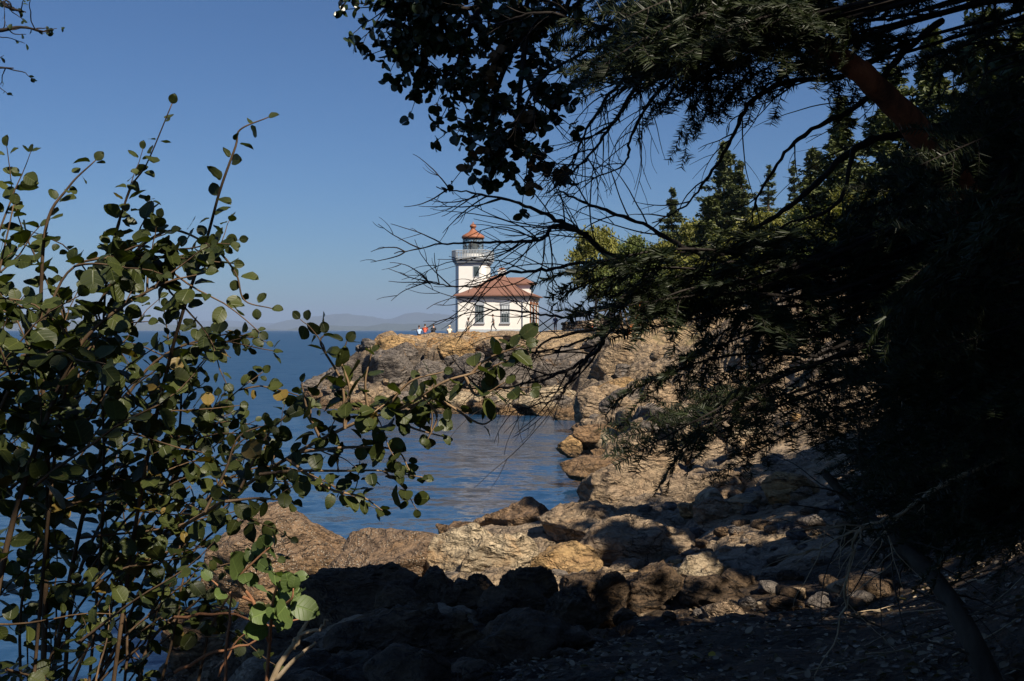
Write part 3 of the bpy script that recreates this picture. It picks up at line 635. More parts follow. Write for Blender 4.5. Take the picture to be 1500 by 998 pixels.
# middle shore and headland: big blocks
for (a, b, c, d, Y, m_, lab) in [
 (840,572,905,622,70,'tan','pointed grey-tan block behind the far cove'), (880,565,940,612,66,'grey','grey block next to the pointed one on the far shore'),
 (935,558,1000,615,62,'tan','big tan block with a dark hollow behind it'), (870,598,935,640,60,'tan','flat topped block above the far cove'),
 (925,600,985,640,57,'tan','tan block under the hanging fir tip'), (835,620,905,655,58,'weed','brown rocks of the far cove edge'),
 (900,630,960,668,52,'tan','sloping rock over the weedy cove edge'), (980,600,1050,650,52,'grey','grey rock behind the fir needles'),
 (1040,560,1110,620,48,'tan','tan rock seen through the fir boughs'), (1000,640,1070,690,42,'tan','rough tan rock above the shaded beach'),
 (1070,625,1130,690,38,'pale','pale rock at the foot of the slope'), (940,655,1010,695,42,'tan','tan rock capping the tall rock face'),
 (690,566,770,605,88,'pale','pale ledge at the back of the cove'), (755,566,850,606,87,'pale','long pale ledge sloping to the small beach'), (630,572,700,612,88,'pale','stained pale ledge left of the cove back'),
 (560,570,640,612,91,'grey','grey foot of the point'), (500,562,570,606,96,'tan','brown foot of the point in the sea'), (438,570,505,600,99,'weed','low brown reef off the point'),
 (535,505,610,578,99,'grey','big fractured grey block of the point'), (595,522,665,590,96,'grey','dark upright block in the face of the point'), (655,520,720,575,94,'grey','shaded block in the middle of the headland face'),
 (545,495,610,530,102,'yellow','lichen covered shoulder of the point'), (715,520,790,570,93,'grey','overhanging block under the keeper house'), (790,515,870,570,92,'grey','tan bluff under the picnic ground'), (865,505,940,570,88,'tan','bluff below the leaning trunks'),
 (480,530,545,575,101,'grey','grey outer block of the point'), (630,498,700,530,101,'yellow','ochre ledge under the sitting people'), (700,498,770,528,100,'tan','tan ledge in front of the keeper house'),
 (1090,440,1160,500,62,'grey','cracked grey cliff behind the boughs'), (1150,425,1225,495,58,'tan','upright tan cliff block on the slope'), (1215,430,1290,500,54,'pale','pale cliff block seen between boughs'), (1110,490,1190,560,52,'tan','rock shelf below the cliff'),
 (1185,500,1270,570,46,'grey','grey rock shelf deep behind the boughs')]:
    rock(lab, a, b, c, d, Y - (2.2 if Y > 84 else .8), m_, sub=5, planes=15, rough=.11, depth=.75, low=.25)
# broken rock along the shore and over the headland: nothing tells these apart
def scatter(n, protos_, cond, size, label, group, seed, name='rock'):
    r_ = random.Random(seed); xs, ys = [], []
    while len(xs) < n * 14:
        Y = math.exp(r_.uniform(math.log(cond[2]), math.log(cond[3]))); px = r_.uniform(cond[0], cond[1]); xs.append((px - 750) / FPX * Y); ys.append(Y)
    zs = height(np.array(xs), np.array(ys)); k = 0
    for x, y, z in zip(xs, ys, zs):
        px = 750 + FPX * x / y; py = HOR + (EYE - z) / y * FPX
        if k >= n: break
        if not cond[4](px, py, y, z): continue
        s = size(r_, y); o = bpy.data.objects.new(name, protos_[k % len(protos_)]); COL.objects.link(o); k += 1
        o.location = (x, y, z + s * .12); o.scale = (s * r_.uniform(.8, 1.3), s * r_.uniform(.8, 1.2), s * r_.uniform(.7, 1.1)); o.rotation_euler = (r_.uniform(-.4, .4), r_.uniform(-.4, .4), r_.uniform(0, 6.28))
        props(o, label, 'rock', group)
def proto_set(seed, n, mats, sub=4, **kw):
    out = []
    for k in range(n):
        me_ = rock_mesh('rock', seed + k, sub, 15, .11, .008, (1, .8, .72)); me_.materials.append(RK[mats[k % len(mats)]]); out.append(me_)
    return out
PS = proto_set(1200, 8, ['tan', 'grey', 'tan', 'pale', 'tan', 'yellow'])
scatter(85, PS, (840, 1180, 24, 92, lambda px, py, y, z: z > .3 and py > 520 and (py < 700 or px > 1010) and z < 6), lambda r, y: (.35 + .9 * r.random() ** 2) * (y / 45) ** .5, 'broken tan and grey rock heaped along the far side of the cove', 'broken rocks along the cove', 3)
scatter(55, proto_set(1250, 6, ['grey', 'grey', 'tan', 'grey']), (440, 900, 84, 106, lambda px, py, y, z: z > .2 and py > 500), lambda r, y: .5 + 1.3 * r.random() ** 2, 'broken rock in the face of the lighthouse headland', 'broken rocks of the headland', 4)
scatter(40, PS, (640, 1010, 20, 36, lambda px, py, y, z: z > .5 and py > 745), lambda r, y: .18 + .5 * r.random() ** 2.5, 'small broken rock among the sunlit boulders of the near shore', 'small rocks of the near shore', 5)
PW = proto_set(1300, 5, ['weed', 'barn'])
scatter(30, PW, (250, 900, 18, 92, lambda px, py, y, z: -.15 < z < .45), lambda r, y: (.25 + .5 * r.random()) * (y / 35) ** .6, 'brown weedy rock at the waterline of the cove', 'weedy rocks at the waterline', 6)
PD = proto_set(1400, 6, ['dark'])
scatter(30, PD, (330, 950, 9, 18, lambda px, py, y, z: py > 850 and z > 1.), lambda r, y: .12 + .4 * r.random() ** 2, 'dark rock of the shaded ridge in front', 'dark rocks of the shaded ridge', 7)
# loose stones on the shaded beach: nothing tells these apart
protos = [rock_mesh('stone', 900 + k, 3, 12, .06, .05, (1, .85, .6)) for k in range(5)]
for k, pm in enumerate(protos): pm.materials.append(RK[('grey', 'dark', 'grey', 'tan', 'dark')[k]])
r_ = random.Random(5); placed = 0
while placed < 130:
    px = r_.uniform(900, 1330); Y = r_.uniform(13, 30); x = (px - 750) / FPX * Y
    z = hgt(x, Y); py = HOR + (EYE - z) / Y * FPX
    if not (725 < py < 905 and z > .8 and (px > 1000 or py > 860)): continue
    s = r_.uniform(.10, .34) * (1.2 if r_.random() < .2 else .8)
    o = bpy.data.objects.new('stone', protos[placed % 5]); COL.objects.link(o)
    o.location = (x, Y, z + s * .15); o.scale = (s, s, s); o.rotation_euler = (r_.uniform(-.3, .3), r_.uniform(-.3, .3), r_.uniform(0, 6))
    props(o, 'loose stone on the shaded beach under the fir boughs', 'stone', 'loose stones on the shaded beach'); placed += 1
# ------------------------------------------------------------------ foliage materials
def leafmat(name, dark, light, rough=.5, spec=.3, trans=.3, veins=False):
    t = NT(name, rough, spec); tn = t.attr('tint')
    c = t.mix(tn, dark, light)
    if veins:
        c = t.mix(t.ramp(tn, .93, .985), c, (.17, .115, .028))
        uv = t.n('SeparateXYZ', Vector=t.attr('luv', 1)); u = uv.outputs[0]; v = t.math('ABSOLUTE', uv.outputs[1])
        mid = t.ramp(v, .0, .035, 1, 0)
        side = t.math('FRACT', t.math('MULTIPLY', t.math('SUBTRACT', u, t.math('MULTIPLY', v, .55)), 6.0)); sv = t.ramp(t.math('ABSOLUTE', t.math('SUBTRACT', side, .5)), 0, .09, .55, 0)
        vein = t.math('MAXIMUM', mid, sv); c = t.mix(t.math('MULTIPLY', vein, .45), c, tuple(x * 1.9 for x in light))
        sp = t.ramp(t.noise(90, t.pos(), 3, .6), .64, .72, 0, .5); c = t.mix(sp, c, (.10, .07, .025))
        t.bump(t.math('SUBTRACT', 1.0, vein), .0008, .6)
    t.col(c)
    tr = t.n('BsdfTranslucent'); t.set(tr.inputs[0], t.mix(1.0, c, (1.0, 1.15, .35), 'MULTIPLY'))
    mx = t.n('MixShader'); mx.inputs[0].default_value = trans
    t.t.links.new(t.b.outputs[0], mx.inputs[1]); t.t.links.new(tr.outputs[0], mx.inputs[2]); t.t.links.new(mx.outputs[0], t.out.inputs[0])
    return t.m
def bark(name, c1, c2, scale=6, stretch=.25, b=.02):
    t = NT(name, .85, .2); m = t.n('Mapping', Vector=t.pos()); m.inputs['Scale'].default_value = (1, 1, stretch); v = m.outputs[0]
    n = t.noise(scale, v, 7, .7, .6); t.col(t.mix(t.ramp(n, .38, .64), c1, c2)); t.bump(n, b, .9); return t.m
LF = {
 'olive': leafmat('olive_foliage', (.085, .088, .018), (.23, .22, .05), .55, .3, .25),
 'green': leafmat('green_foliage', (.055, .075, .02), (.15, .175, .045), .5, .3, .25),
 'fir': leafmat('fir_foliage', (.04, .052, .02), (.115, .13, .048), .6, .25, .12),
 'pale_fir': leafmat('pale_fir_foliage', (.05, .07, .038), (.12, .15, .08), .6, .25, .12),
}
BK = {'grey': bark('grey_bark', (.13, .115, .10), (.25, .23, .20)), 'fir': bark('fir_bark', (.035, .028, .022), (.085, .068, .052)), 'tan': bark('tan_bark', (.34, .23, .12), (.46, .34, .2)),
      'red': bark('red_peeling_bark', (.10, .034, .018), (.50, .155, .065), 9, .22, .03), 'orange': bark('orange_bark', (.36, .10, .03), (.5, .2, .07)), 'dead': bark('dead_twig_bark', (.014, .011, .010), (.036, .029, .024), 20, .6, .004)}

def quads(c, n, size, aspect, r_, tint, flat=0.0):
    """leaf-clump faces: bent pairs of triangles, random facing"""
    k = len(c)
    nrm = r_.normal(size=(k, 3)); nrm[:, 2] += flat; nrm /= np.linalg.norm(nrm, axis=1)[:, None]
    a = np.cross(nrm, r_.normal(size=(k, 3))); a /= np.linalg.norm(a, axis=1)[:, None] + 1e-9; b = np.cross(nrm, a)
    s = size * r_.uniform(.6, 1.3, k)[:, None]
    V = np.stack([c - a * s, c + b * s * aspect + nrm * s * .25, c + a * s, c - b * s * aspect + nrm * s * .25], 1).reshape(-1, 3)
    i = np.arange(k)[:, None] * 4
    return V, np.hstack([i, i + 1, i + 2, i + 3]), np.repeat(tint, 4)

def limb_tree(r_, H, cr, ct0, nl=7, lean=0.0):
    """trunk and limbs inside a crown that reaches from ct0*H to H"""
    m = MB(); tr = np.array([(lean * H * q ** 1.5 + .02 * H * math.sin(q * 5), .015 * H * math.sin(q * 4 + 1), H * q * .86) for q in np.linspace(-.06, 1, 10)])
    m.tube(tr, np.linspace(.028 * H, .006 * H, 10) * (1 + .5 * np.exp(-np.linspace(0, 6, 10))), 7)
    for k in range(nl):
        q = ct0 + (1 - ct0) * (k + .3) / nl * .9; p = np.array([np.interp(q * .86 * H, tr[:, 2], tr[:, j]) for j in range(3)]); p[2] = q * .86 * H
        a = k * 2.4 + r_.uniform(0, .6); L = cr * r_.uniform(.55, .9)
        e = p + np.array([math.cos(a) * L, math.sin(a) * L, L * .55]); mid = (p + e) / 2 + np.array([0, 0, -.08 * L])
        m.tube(crom([p, mid, e], 4), np.linspace(.012, .003, 9) * H, 5, cap=False)
    return m, tr

def broad_meshes(seed, H=10., cr=3., ct0=.38, nclump=60, per=190, leaf=.20, lean=0.0):
    r_ = np.random.default_rng(seed); rr_ = random.Random(seed)
    m, tr = limb_tree(rr_, H, cr, ct0, 7, lean)
    cs, tints = [], []
    zc = H * (1 + ct0) / 2; hz = H * (1 - ct0) / 2
    for k in range(nclump):
        d = r_.normal(size=3); d /= np.linalg.norm(d); rad = r_.uniform(.3, 1.0) ** .45
        lump = 1 + .28 * math.sin(3 * math.atan2(d[1], d[0]) + seed) * (1 - abs(d[2]))
        c = np.array([d[0] * cr * rad * lump + lean * H * .8, d[1] * cr * rad * lump, zc + d[2] * hz * rad * .95])
        s = r_.uniform(.5, 1.0) * cr * .34
        pts = c + r_.normal(size=(per, 3)) * np.array([s, s, s * .62]) * .62
        cs.append(pts); tints.append(np.clip(r_.normal(.45, .22) + r_.normal(0, .15, per), 0, 1))
    c = np.vstack(cs); V, F, T = quads(c, len(c), leaf, .62, r_, np.concatenate(tints), .5)
    return m.mesh('trunk', True), npmesh('crown', V, [F], False, T)

def conifer_meshes(seed, H=16., cr=2.8, z0=.08, leaf=.25, dens=2.6, gap=.12):
    r_ = np.random.default_rng(seed); m = MB()
    m.tube([(.02 * H * math.sin(q * 3 + seed) * .4, 0, H * q) for q in np.linspace(-.04, 1, 9)], np.linspace(.018, .002, 9) * H, 7)
    cs, tt, ax = [], [], []
    nz = int(32 * H / 16)
    for k in range(nz):
        f = max(0, (k + r_.uniform(-.9, .9)) / nz); f = min(f, .985); z = H * (z0 + (1 - z0) * f)
        R = cr * (1 - f) ** .85 * r_.uniform(.45, 1.2) + .18
        for b in range(int(7 - 2 * f)):
            if r_.random() < gap: continue
            a = r_.uniform(0, 6.283); L = R * r_.uniform(.55, 1.2); n = int(34 * dens * (L / cr + .25)) + 5
            q = r_.uniform(.12, 1, n); dr = -.30 * L * q ** 1.5 + .16 * L * q ** 4 * 1.2 + .18 * L * q
            side = r_.normal(0, 1, n) * .24 * L * (1.05 - q)
            P = np.c_[math.cos(a) * q * L - math.sin(a) * side, math.sin(a) * q * L + math.cos(a) * side, z + dr - np.abs(side) * .25 + r_.normal(0, .16, n)]
            cs.append(P); tt.append(np.clip(r_.normal(.4, .15) + .3 * (q - .5) + r_.normal(0, .12, n), 0, 1))
            m.tube([(0, 0, z), (math.cos(a) * L * .8, math.sin(a) * L * .8, z - .1 * L)], [.0028 * H, .0006 * H], 3, cap=False)
    c = np.vstack(cs); V, F, T = quads(c, len(c), leaf, .42, r_, np.concatenate(tt), 1.0)
    return m.mesh('trunk', True), npmesh('crown', V, [F], False, T)

KIND = {}
def kind(k, ms, lf, bk): ms[0].materials.append(BK[bk]); ms[1].materials.append(LF[lf]); KIND[k] = ms
kind('b1', broad_meshes(1, ct0=.30), 'olive', 'grey'); kind('b2', broad_meshes(2, cr=3.6, ct0=.12), 'green', 'grey'); kind('b3', broad_meshes(3, cr=4.0, ct0=.03), 'olive', 'grey'); kind('b4', broad_meshes(4, cr=3.2, ct0=.45, lean=.12), 'green', 'tan')
kind('c1', conifer_meshes(1), 'fir', 'fir'); kind('c2', conifer_meshes(2, cr=3.4, gap=.25), 'fir', 'fir'); kind('c3', conifer_meshes(3, cr=2.2, dens=.7, gap=.3), 'pale_fir', 'fir'); kind('c4', conifer_meshes(5, cr=3.6, z0=.2, gap=.2), 'fir', 'fir')
KH = {'b': 10., 'c': 16.}
def tree(kind_, px, top, width, Y, label, name=None, group=None, tint=None):
    x = (px - 750) / FPX * Y; z = hgt(x, Y) - .15; H = EYE + (HOR - top) / FPX * Y - z
    s = H / KH[kind_[0]]; dia = {'b1': 7.2, 'b2': 8.2, 'b3': 9., 'b4': 7.4, 'c1': 4.0, 'c2': 4.7, 'c3': 3.2, 'c4': 4.9}[kind_]
    sw = width / FPX * Y / dia
    nm = name or ('conifer' if kind_[0] == 'c' else 'broadleaf_tree')
    t = empty(nm, (x, Y, z), rnd.uniform(0, 6.28), label, 'tree', group); t.scale = (sw, sw, s)
    for part, me_ in zip(('trunk', 'crown'), KIND[kind_]): link(part, me_, t)
    return t
tree('b1', 873, 334, 76, 111, 'rounded olive tree standing nearest to the lighthouse', name='broadleaf_tree').rotation_euler.z = 1
tree('b2', 925, 348, 84, 119, 'bushy green tree next to the rounded one by the lighthouse')
tree('b3', 972, 352, 90, 124, 'broad olive tree below the small lone conifer')
tree('c2', 985, 276, 56, 131, 'small lone conifer, leftmost on the skyline')
tree('c4', 1062, 206, 84, 136, 'tallest dark conifer of the skyline pair')
tree('c2', 1084, 236, 84, 130, 'shorter conifer leaning against the tallest one')
tree('c3', 1127, 243, 52, 160, 'pale thin conifer right of the tall pair')
tree('c3', 1162, 236, 44, 170, 'pale distant conifer, farthest on the slope')
tree('c1', 1192, 214, 74, 126, 'dark conifer left of the big one on the slope')
tree('c4', 1232, 140, 118, 92, 'big dark conifer high on the slope behind the red trunk')
tree('c1', 1040, 285, 78, 122, 'yellow-green conifer in front of the tall pair')
tree('b1', 1022, 322, 74, 128, 'olive tree under the tall conifer pair')
for k, (kd, px, top, w_, Y) in enumerate([('b3',1080,345,100,112),('b1',1120,312,95,118),('b3',1165,300,110,108),('b2',1205,300,110,98),('b3',1255,270,120,88),('b1',1010,378,80,108),('b2',1060,385,90,100),('b3',1130,370,105,94),('b2',1190,365,110,84),('b1',1300,300,130,76),('b3',1350,250,150,70),('b2',950,388,70,112)]):
    tree(kd, px, top, w_, Y, 'olive green broadleaf tree crowding the slope under the conifers', 'broadleaf_tree', 'broadleaf trees on the slope')
for k, (px, top, w_, Y) in enumerate([(1020,420,80,98),(1075,415,90,90),(1110,395,90,100),(1160,400,100,76),(1210,395,110,70),(1250,350,120,78),(1310,360,130,62),(1360,330,140,58),(1420,330,160,50),(1470,300,160,46),(1140,340,90,120),(1230,330,100,105),(1290,250,110,96),(1400,210,150,80),(1340,310,120,88),(980,400,70,116),(1040,372,80,118)]):
    tree('b3', px, top, w_, Y, 'low olive bush covering the slope below the trees', 'bush', 'bushes on the slope')
for k, (kd, px, top, w_, Y) in enumerate([('c1',1300,90,130,74),('c4',1365,40,150,66),('c2',1440,-20,170,60),('c1',1500,20,170,52)]):
    tree(kd, px, top, w_, Y, 'dark conifer on the near slope behind the fir boughs', 'conifer', 'conifers on the near slope')
# slim leaning trunks by the picnic ground
def slim(pxs, Y, rad, bk, label, leaf):
    P = [W(a, b, Y) for a, b in pxs]; b0 = P[0].copy(); b0.z = min(hgt(P[0].x, Y), P[0].z) - .1
    pts = crom([tuple(v - b0) for v in [b0] + P], 4)
    t = empty('madrone_tree', tuple(b0), 0, label, 'tree'); m = MB(); m.tube(pts, np.linspace(rad, rad * .45, len(pts)), 7); m.build('trunk', BK[bk], t, True)
    r_ = np.random.default_rng(int(pxs[0][0])); top = pts[-1]
    c = top + np.vstack([r_.normal(size=(90, 3)) * .55 + r_.normal(size=3) * np.array([1.3, 1., .8]) for _ in range(16)])
    V, F, T = quads(c, len(c), .16, .6, r_, np.clip(r_.normal(.4, .25, len(c)), 0, 1), .4)
    link('crown', npmesh('crown', V, [F], False, T), t, LF[leaf])
slim([(911,483),(910,465),(908,445),(905,415)], 105, .17, 'tan', 'madrone with tan trunk behind the dark hanging branch', 'green')
slim([(921,484),(917,465),(915,445),(920,410)], 104.4, .13, 'tan', 'thinner tan madrone trunk next to the orange one', 'green')
slim([(922,485),(928,470),(935,455),(945,420)], 103.6, .19, 'orange', 'madrone with leaning orange trunk right of the tan ones', 'green')

# ------------------------------------------------------------------ low wall, picnic table
t = NT('wall_stones', .9, .2); p = t.pos(); t.col(t.mix(t.ramp(t.noise(3, p, 6, .7), .4, .6), (.075, .058, .045), (.16, .125, .095))); t.bump(t.noise(9, p, 6), .05); MWS = t.m
m = MB(); v, f = ico(2); r_ = np.random.default_rng(8)
for px in np.arange(824, 909, 2.6):
    for row in range(3):
        Y = 117 + r_.uniform(-.1, .1); x = (px + (row % 2) * 1.3 - 750) / FPX * Y; z = hgt(x, Y) + .13 + row * .29 + .006 * (px - 824)
        q = v * (1 + .12 * r_.normal(size=(len(v), 1))) * np.array([.16, .22, .17]) * r_.uniform(.85, 1.2); m.add(q + [x, Y, z], f)
props(m.build('stone_wall', MWS, None), 'low dark dry stone wall beside the picnic ground', 'wall')
wood = paint('weathered_wood', (.27, .17, .10), .8, .35, 3)
PT = W(857, 480, 111); PT.z = hgt(PT.x, PT.y)
tb = empty('picnic_table', tuple(PT), .35, 'weathered brown picnic table in the tree shade', 'table')
MB().box((-.9, -.38, .70), (.9, .38, .75)).build('tabletop', wood, tb)
for s in (-1, 1):
    MB().box((-.9, s * .72 - .13, .42), (.9, s * .72 + .13, .46)).build('bench_seat', wood, tb)
    m = MB(); 
    m.tube([(s * .65, -.60, 0), (s * .65, -.2, .698)], .045, 4); m.build('leg', wood, tb)
    m = MB(); m.tube([(s * .65, .60, 0), (s * .65, .2, .698)], .045, 4); m.build('leg', wood, tb)
    MB().box((s * .65 - .03, -.8, .35), (s * .65 + .03, .8, .418)).build('crossbar', wood, tb)

# ------------------------------------------------------------------ people
def cloth(name, c): return paint(name, c, .8, .15, 6, .1)
CL = {'sky': cloth('pale_blue_cloth', (.42, .55, .75)), 'red': cloth('red_cloth', (.62, .12, .07)), 'black': cloth('black_cloth', (.025, .025, .03)), 'cream': cloth('cream_cloth', (.68, .62, .50)), 'grey': cloth('grey_cloth', (.26, .25, .25)),
      'tan': cloth('tan_cloth', (.50, .38, .27)), 'dark': cloth('dark_cloth', (.05, .05, .06)), 'navy': cloth('navy_cloth', (.06, .09, .20)), 'white': cloth('white_cloth', (.75, .73, .70)), 'denim': cloth('denim_cloth', (.12, .17, .28)),
      'skin': paint('skin', (.55, .32, .22), .5, .1, 8), 'hair': paint('hair', (.05, .03, .02), .6, .3, 30), 'fair': paint('grey_hair', (.45, .40, .34), .6, .3, 30), 'straw': paint('straw_hat', (.66, .55, .36), .8, .2, 20)}
def person(x, y, z, face, pose, shirt, legs, shin, hair, label, hat=None, h=1.0, top_group='person'):
    """one skinned body; pose gives hip height, knees, ankles, elbows, hands"""
    J, E, R, Mx = [], [], [], []
    def j(p, r, m, par=None):
        J.append(p); R.append(r); Mx.append(m)
        if par is not None: E.append((par, len(J) - 1))
        return len(J) - 1
    hz = pose['hip']; ln = pose.get('lean', 0)
    pel = j((0, 0, hz), (.155, .12), 1); wa = j((0, ln * .2, hz + .18), (.14, .11), 0, pel); chs = j((0, ln * .5, hz + .42), (.175, .125), 0, wa); nk = j((0, ln * .62, hz + .55), (.06, .06), 2, chs)
    h0 = j((0, ln * .7 + .02, hz + .63), (.075, .085), 2, nk); h1 = j((0, ln * .75 + .03, hz + .73), (.085, .105), 2, h0); j((0, ln * .75 + .025, hz + .83), (.06, .075), 2, h1)
    for s, k in ((-1, 'L'), (1, 'R')):
        hp = j((s * .095, 0, hz - .04), (.095, .10), 1, pel); kn = j((s * .10,) + pose['knee' + k], (.065, .07), 1, hp); ank = j((s * .10,) + pose['ank' + k], (.042, .045), 3, kn)
        a = pose['ank' + k]; j((s * .11, a[0] + .16, a[1] - .05), (.04, .03), 4, ank)
        sh = j((s * .20, ln * .52, hz + .48), (.062, .065), 0, chs); el = j((s * .26,) + tuple(np.add(pose['el' + k], (ln * .3, hz))), (.045, .045), 0, sh)
        wr = j((s * pose.get('hw', .24),) + tuple(np.add(pose['ha' + k], (ln * .3, hz))), (.032, .03), 2, el); j((s * pose.get('hw', .24), pose['ha' + k][0] + ln * .3 + .05, pose['ha' + k][1] + hz - .09), (.035, .022), 2, wr)
    me = bpy.data.meshes.new('person'); me.from_pydata(J, E, [])
    o = bpy.data.objects.new('person', me); COL.objects.link(o)
    sm = o.modifiers.new('s', 'SKIN'); sub = o.modifiers.new('u', 'SUBSURF'); sub.levels = 1; sub.render_levels = 1
    for d, r in zip(me.skin_vertices[0].data, R): d.radius = r
    me.skin_vertices[0].data[0].use_root = True
    dg = bpy.context.evaluated_depsgraph_get(); me2 = bpy.data.meshes.new_from_object(o.evaluated_get(dg)); o.modifiers.clear(); o.data = me2; bpy.data.meshes.remove(me); me2.name = 'person'
    me2.materials.clear()
    for c in (shirt, legs, 'skin', shin, 'dark'): me2.materials.append(CL[c])
    JA = np.array(J); EA = np.array(E)
    for pl in me2.polygons:
        pl.use_smooth = True; c = np.array(pl.center); a = JA[EA[:, 0]]; b = JA[EA[:, 1]]; tt = np.clip(((c - a) * (b - a)).sum(1) / ((b - a) ** 2).sum(1), 0, 1)
        dd = np.linalg.norm(a + (b - a) * tt[:, None] - c, axis=1) / 1; k = dd.argmin(); pl.material_index = Mx[EA[k, 0]] if tt[k] < .45 and Mx[EA[k, 1]] == 2 else Mx[EA[k, 1]]
    o.location = (x, y, z); o.rotation_euler = (0, 0, face); o.scale = (h, h, h)
    props(o, label, 'person')
    hc = JA[5]; v, f = ico(3); q = v * np.array([.098, .118, .125]) + hc + [0, -.018, .03]; keep = (v[:, 2] > .1) | (v[:, 1] < -.3)
    q = q + (vnoise3(v * 3, 3) * .008)[:, None] * v
    mb_ = MB(); mb_.add(q, f[keep[f].all(1)]); mb_.build('hair', CL[hair], o, True)
    fc = MB()
    for s in (-1, 1):
        e_, ef = ico(1); fc.add(e_ * .012 + hc + [s * .032, .098, .015], ef); fc.add(e_ * [.012, .02, .03] + hc + [s * .092, .0, -.005], ef)
    fc.add(e_ * [.014, .022, .022] + hc + [0, .112, -.015], ef); fc.build('face', CL['skin'], o, True)
    if hat:
        MB().lathe([(0, hc[2] + .15), (.09, hc[2] + .14), (.108, hc[2] + .07), (.11, hc[2] + .055), (.19, hc[2] + .045), (.19, hc[2] + .035), (.0, hc[2] + .05)], 14, (hc[0], hc[1])).build('hat', CL[hat], o, True)
    return o
SIT = dict(hip=.13, lean=.12, kneeL=(.40, .36), kneeR=(.42, .34), ankL=(.55, .02), ankR=(.57, -.02), elL=(.14, .28), elR=(.14, .28), haL=(.38, .20), haR=(.38, .22), hw=.14)
STAND = dict(hip=.93, kneeL=(.02, .5), kneeR=(.03, .5), ankL=(0, .09), ankR=(.02, .09), elL=(-.02, .22), elR=(.0, .22), haL=(.1, .02), haR=(.16, .1))
WALK = dict(hip=.92, lean=.1, kneeL=(.2, .53), kneeR=(-.02, .5), ankL=(.22, .10), ankR=(-.30, .18), elL=(-.16, .24), elR=(.1, .22), haL=(-.1, .02), haR=(.24, .06))
BENCH = dict(hip=.52, lean=.1, kneeL=(.42, .5), kneeR=(.42, .5), ankL=(.42, .09), ankR=(.45, .09), elL=(.1, .26), elR=(.12, .26), haL=(.34, .26), haR=(.34, .28), hw=.16)
def ground_person(px, Y, top, face, pose, *a, **k):
    x = (px - 750) / FPX * Y; hh = pose['hip'] + .87; h = k.pop('h', 1.0); z = hgt(x, Y); zt = EYE + (HOR - top) / FPX * Y
    return person(x, Y, z, face, pose, *a, h=h, **k)
# the sitters rest on the rocks of the point; the ground under each is found on the sheet
ground_person(614, 106.5, 474, .15, SIT, 'sky', 'dark', 'dark', 'hair', 'person in pale blue sitting leftmost on the rocks of the point')
ground_person(622.5, 106.8, 472, -.1, SIT, 'red', 'denim', 'denim', 'hair', 'person in red top sitting beside the one in pale blue')
ground_person(635.5, 107.5, 469, .35, SIT, 'black', 'dark', 'dark', 'hair', 'person in black sitting on the point, right of the red one')
ground_person(658.5, 108, 468, .1, SIT, 'cream', 'tan', 'skin', 'fair', 'person in cream with a straw hat sitting before the house corner', hat='straw')
ground_person(686, 104, 464, .7, STAND, 'grey', 'tan', 'skin', 'hair', 'person in tan shorts standing before the left house wall', h=1.0)
ground_person(723, 111.5, 458, 1.4, WALK, 'grey', 'dark', 'dark', 'hair', 'person in dark trousers walking past the house windows')
ground_person(813.5, 114, 460, .3, STAND, 'navy', 'dark', 'skin', 'fair', 'person in navy jacket and dark shorts standing on the picnic ground', hat='white')
o = ground_person(865, 110.3, 470, 1.9, BENCH, 'tan', 'red', 'skin', 'hair', 'person in red shorts sitting at the picnic table')
q = PT + Vector((math.cos(.35) * .35 + math.sin(.35) * .72, math.sin(.35) * .35 - math.cos(.35) * .72, 0)); o.location = (q.x, q.y, PT.z + .06); o.rotation_euler.z = .35
ground_person(933.5, 107, 458, 1.2, STAND, 'red', 'white', 'white', 'hair', 'person in red top and white trousers beside the orange trunk')
# ------------------------------------------------------------------ foreground plants
LF['shrub'] = leafmat('shrub_leaves', (.021, .031, .008), (.070, .082, .020), .45, .35, .28, True)
LF['madrone'] = leafmat('madrone_leaves', (.014, .026, .011), (.040, .056, .02), .32, .5, .2)
LF['brown'] = leafmat('withered_leaves', (.10, .05, .022), (.20, .10, .04), .6, .3, .3)
LF['needle'] = leafmat('fir_needles', (.011, .018, .007), (.034, .044, .014), .5, .35, .15)
LF['litter'] = leafmat('fallen_leaf', (.10, .065, .036), (.34, .27, .18), .6, .3, .15)
BK['shrub'] = bark('shrub_stem', (.055, .036, .022), (.13, .082, .045), 30, .5, .002)
BK['pale'] = bark('pale_dry_stem', (.30, .22, .13), (.46, .36, .24), 30, .5, .002)
BK['rust'] = bark('rusty_dry_stem', (.22, .10, .05), (.34, .17, .09), 30, .5, .002)

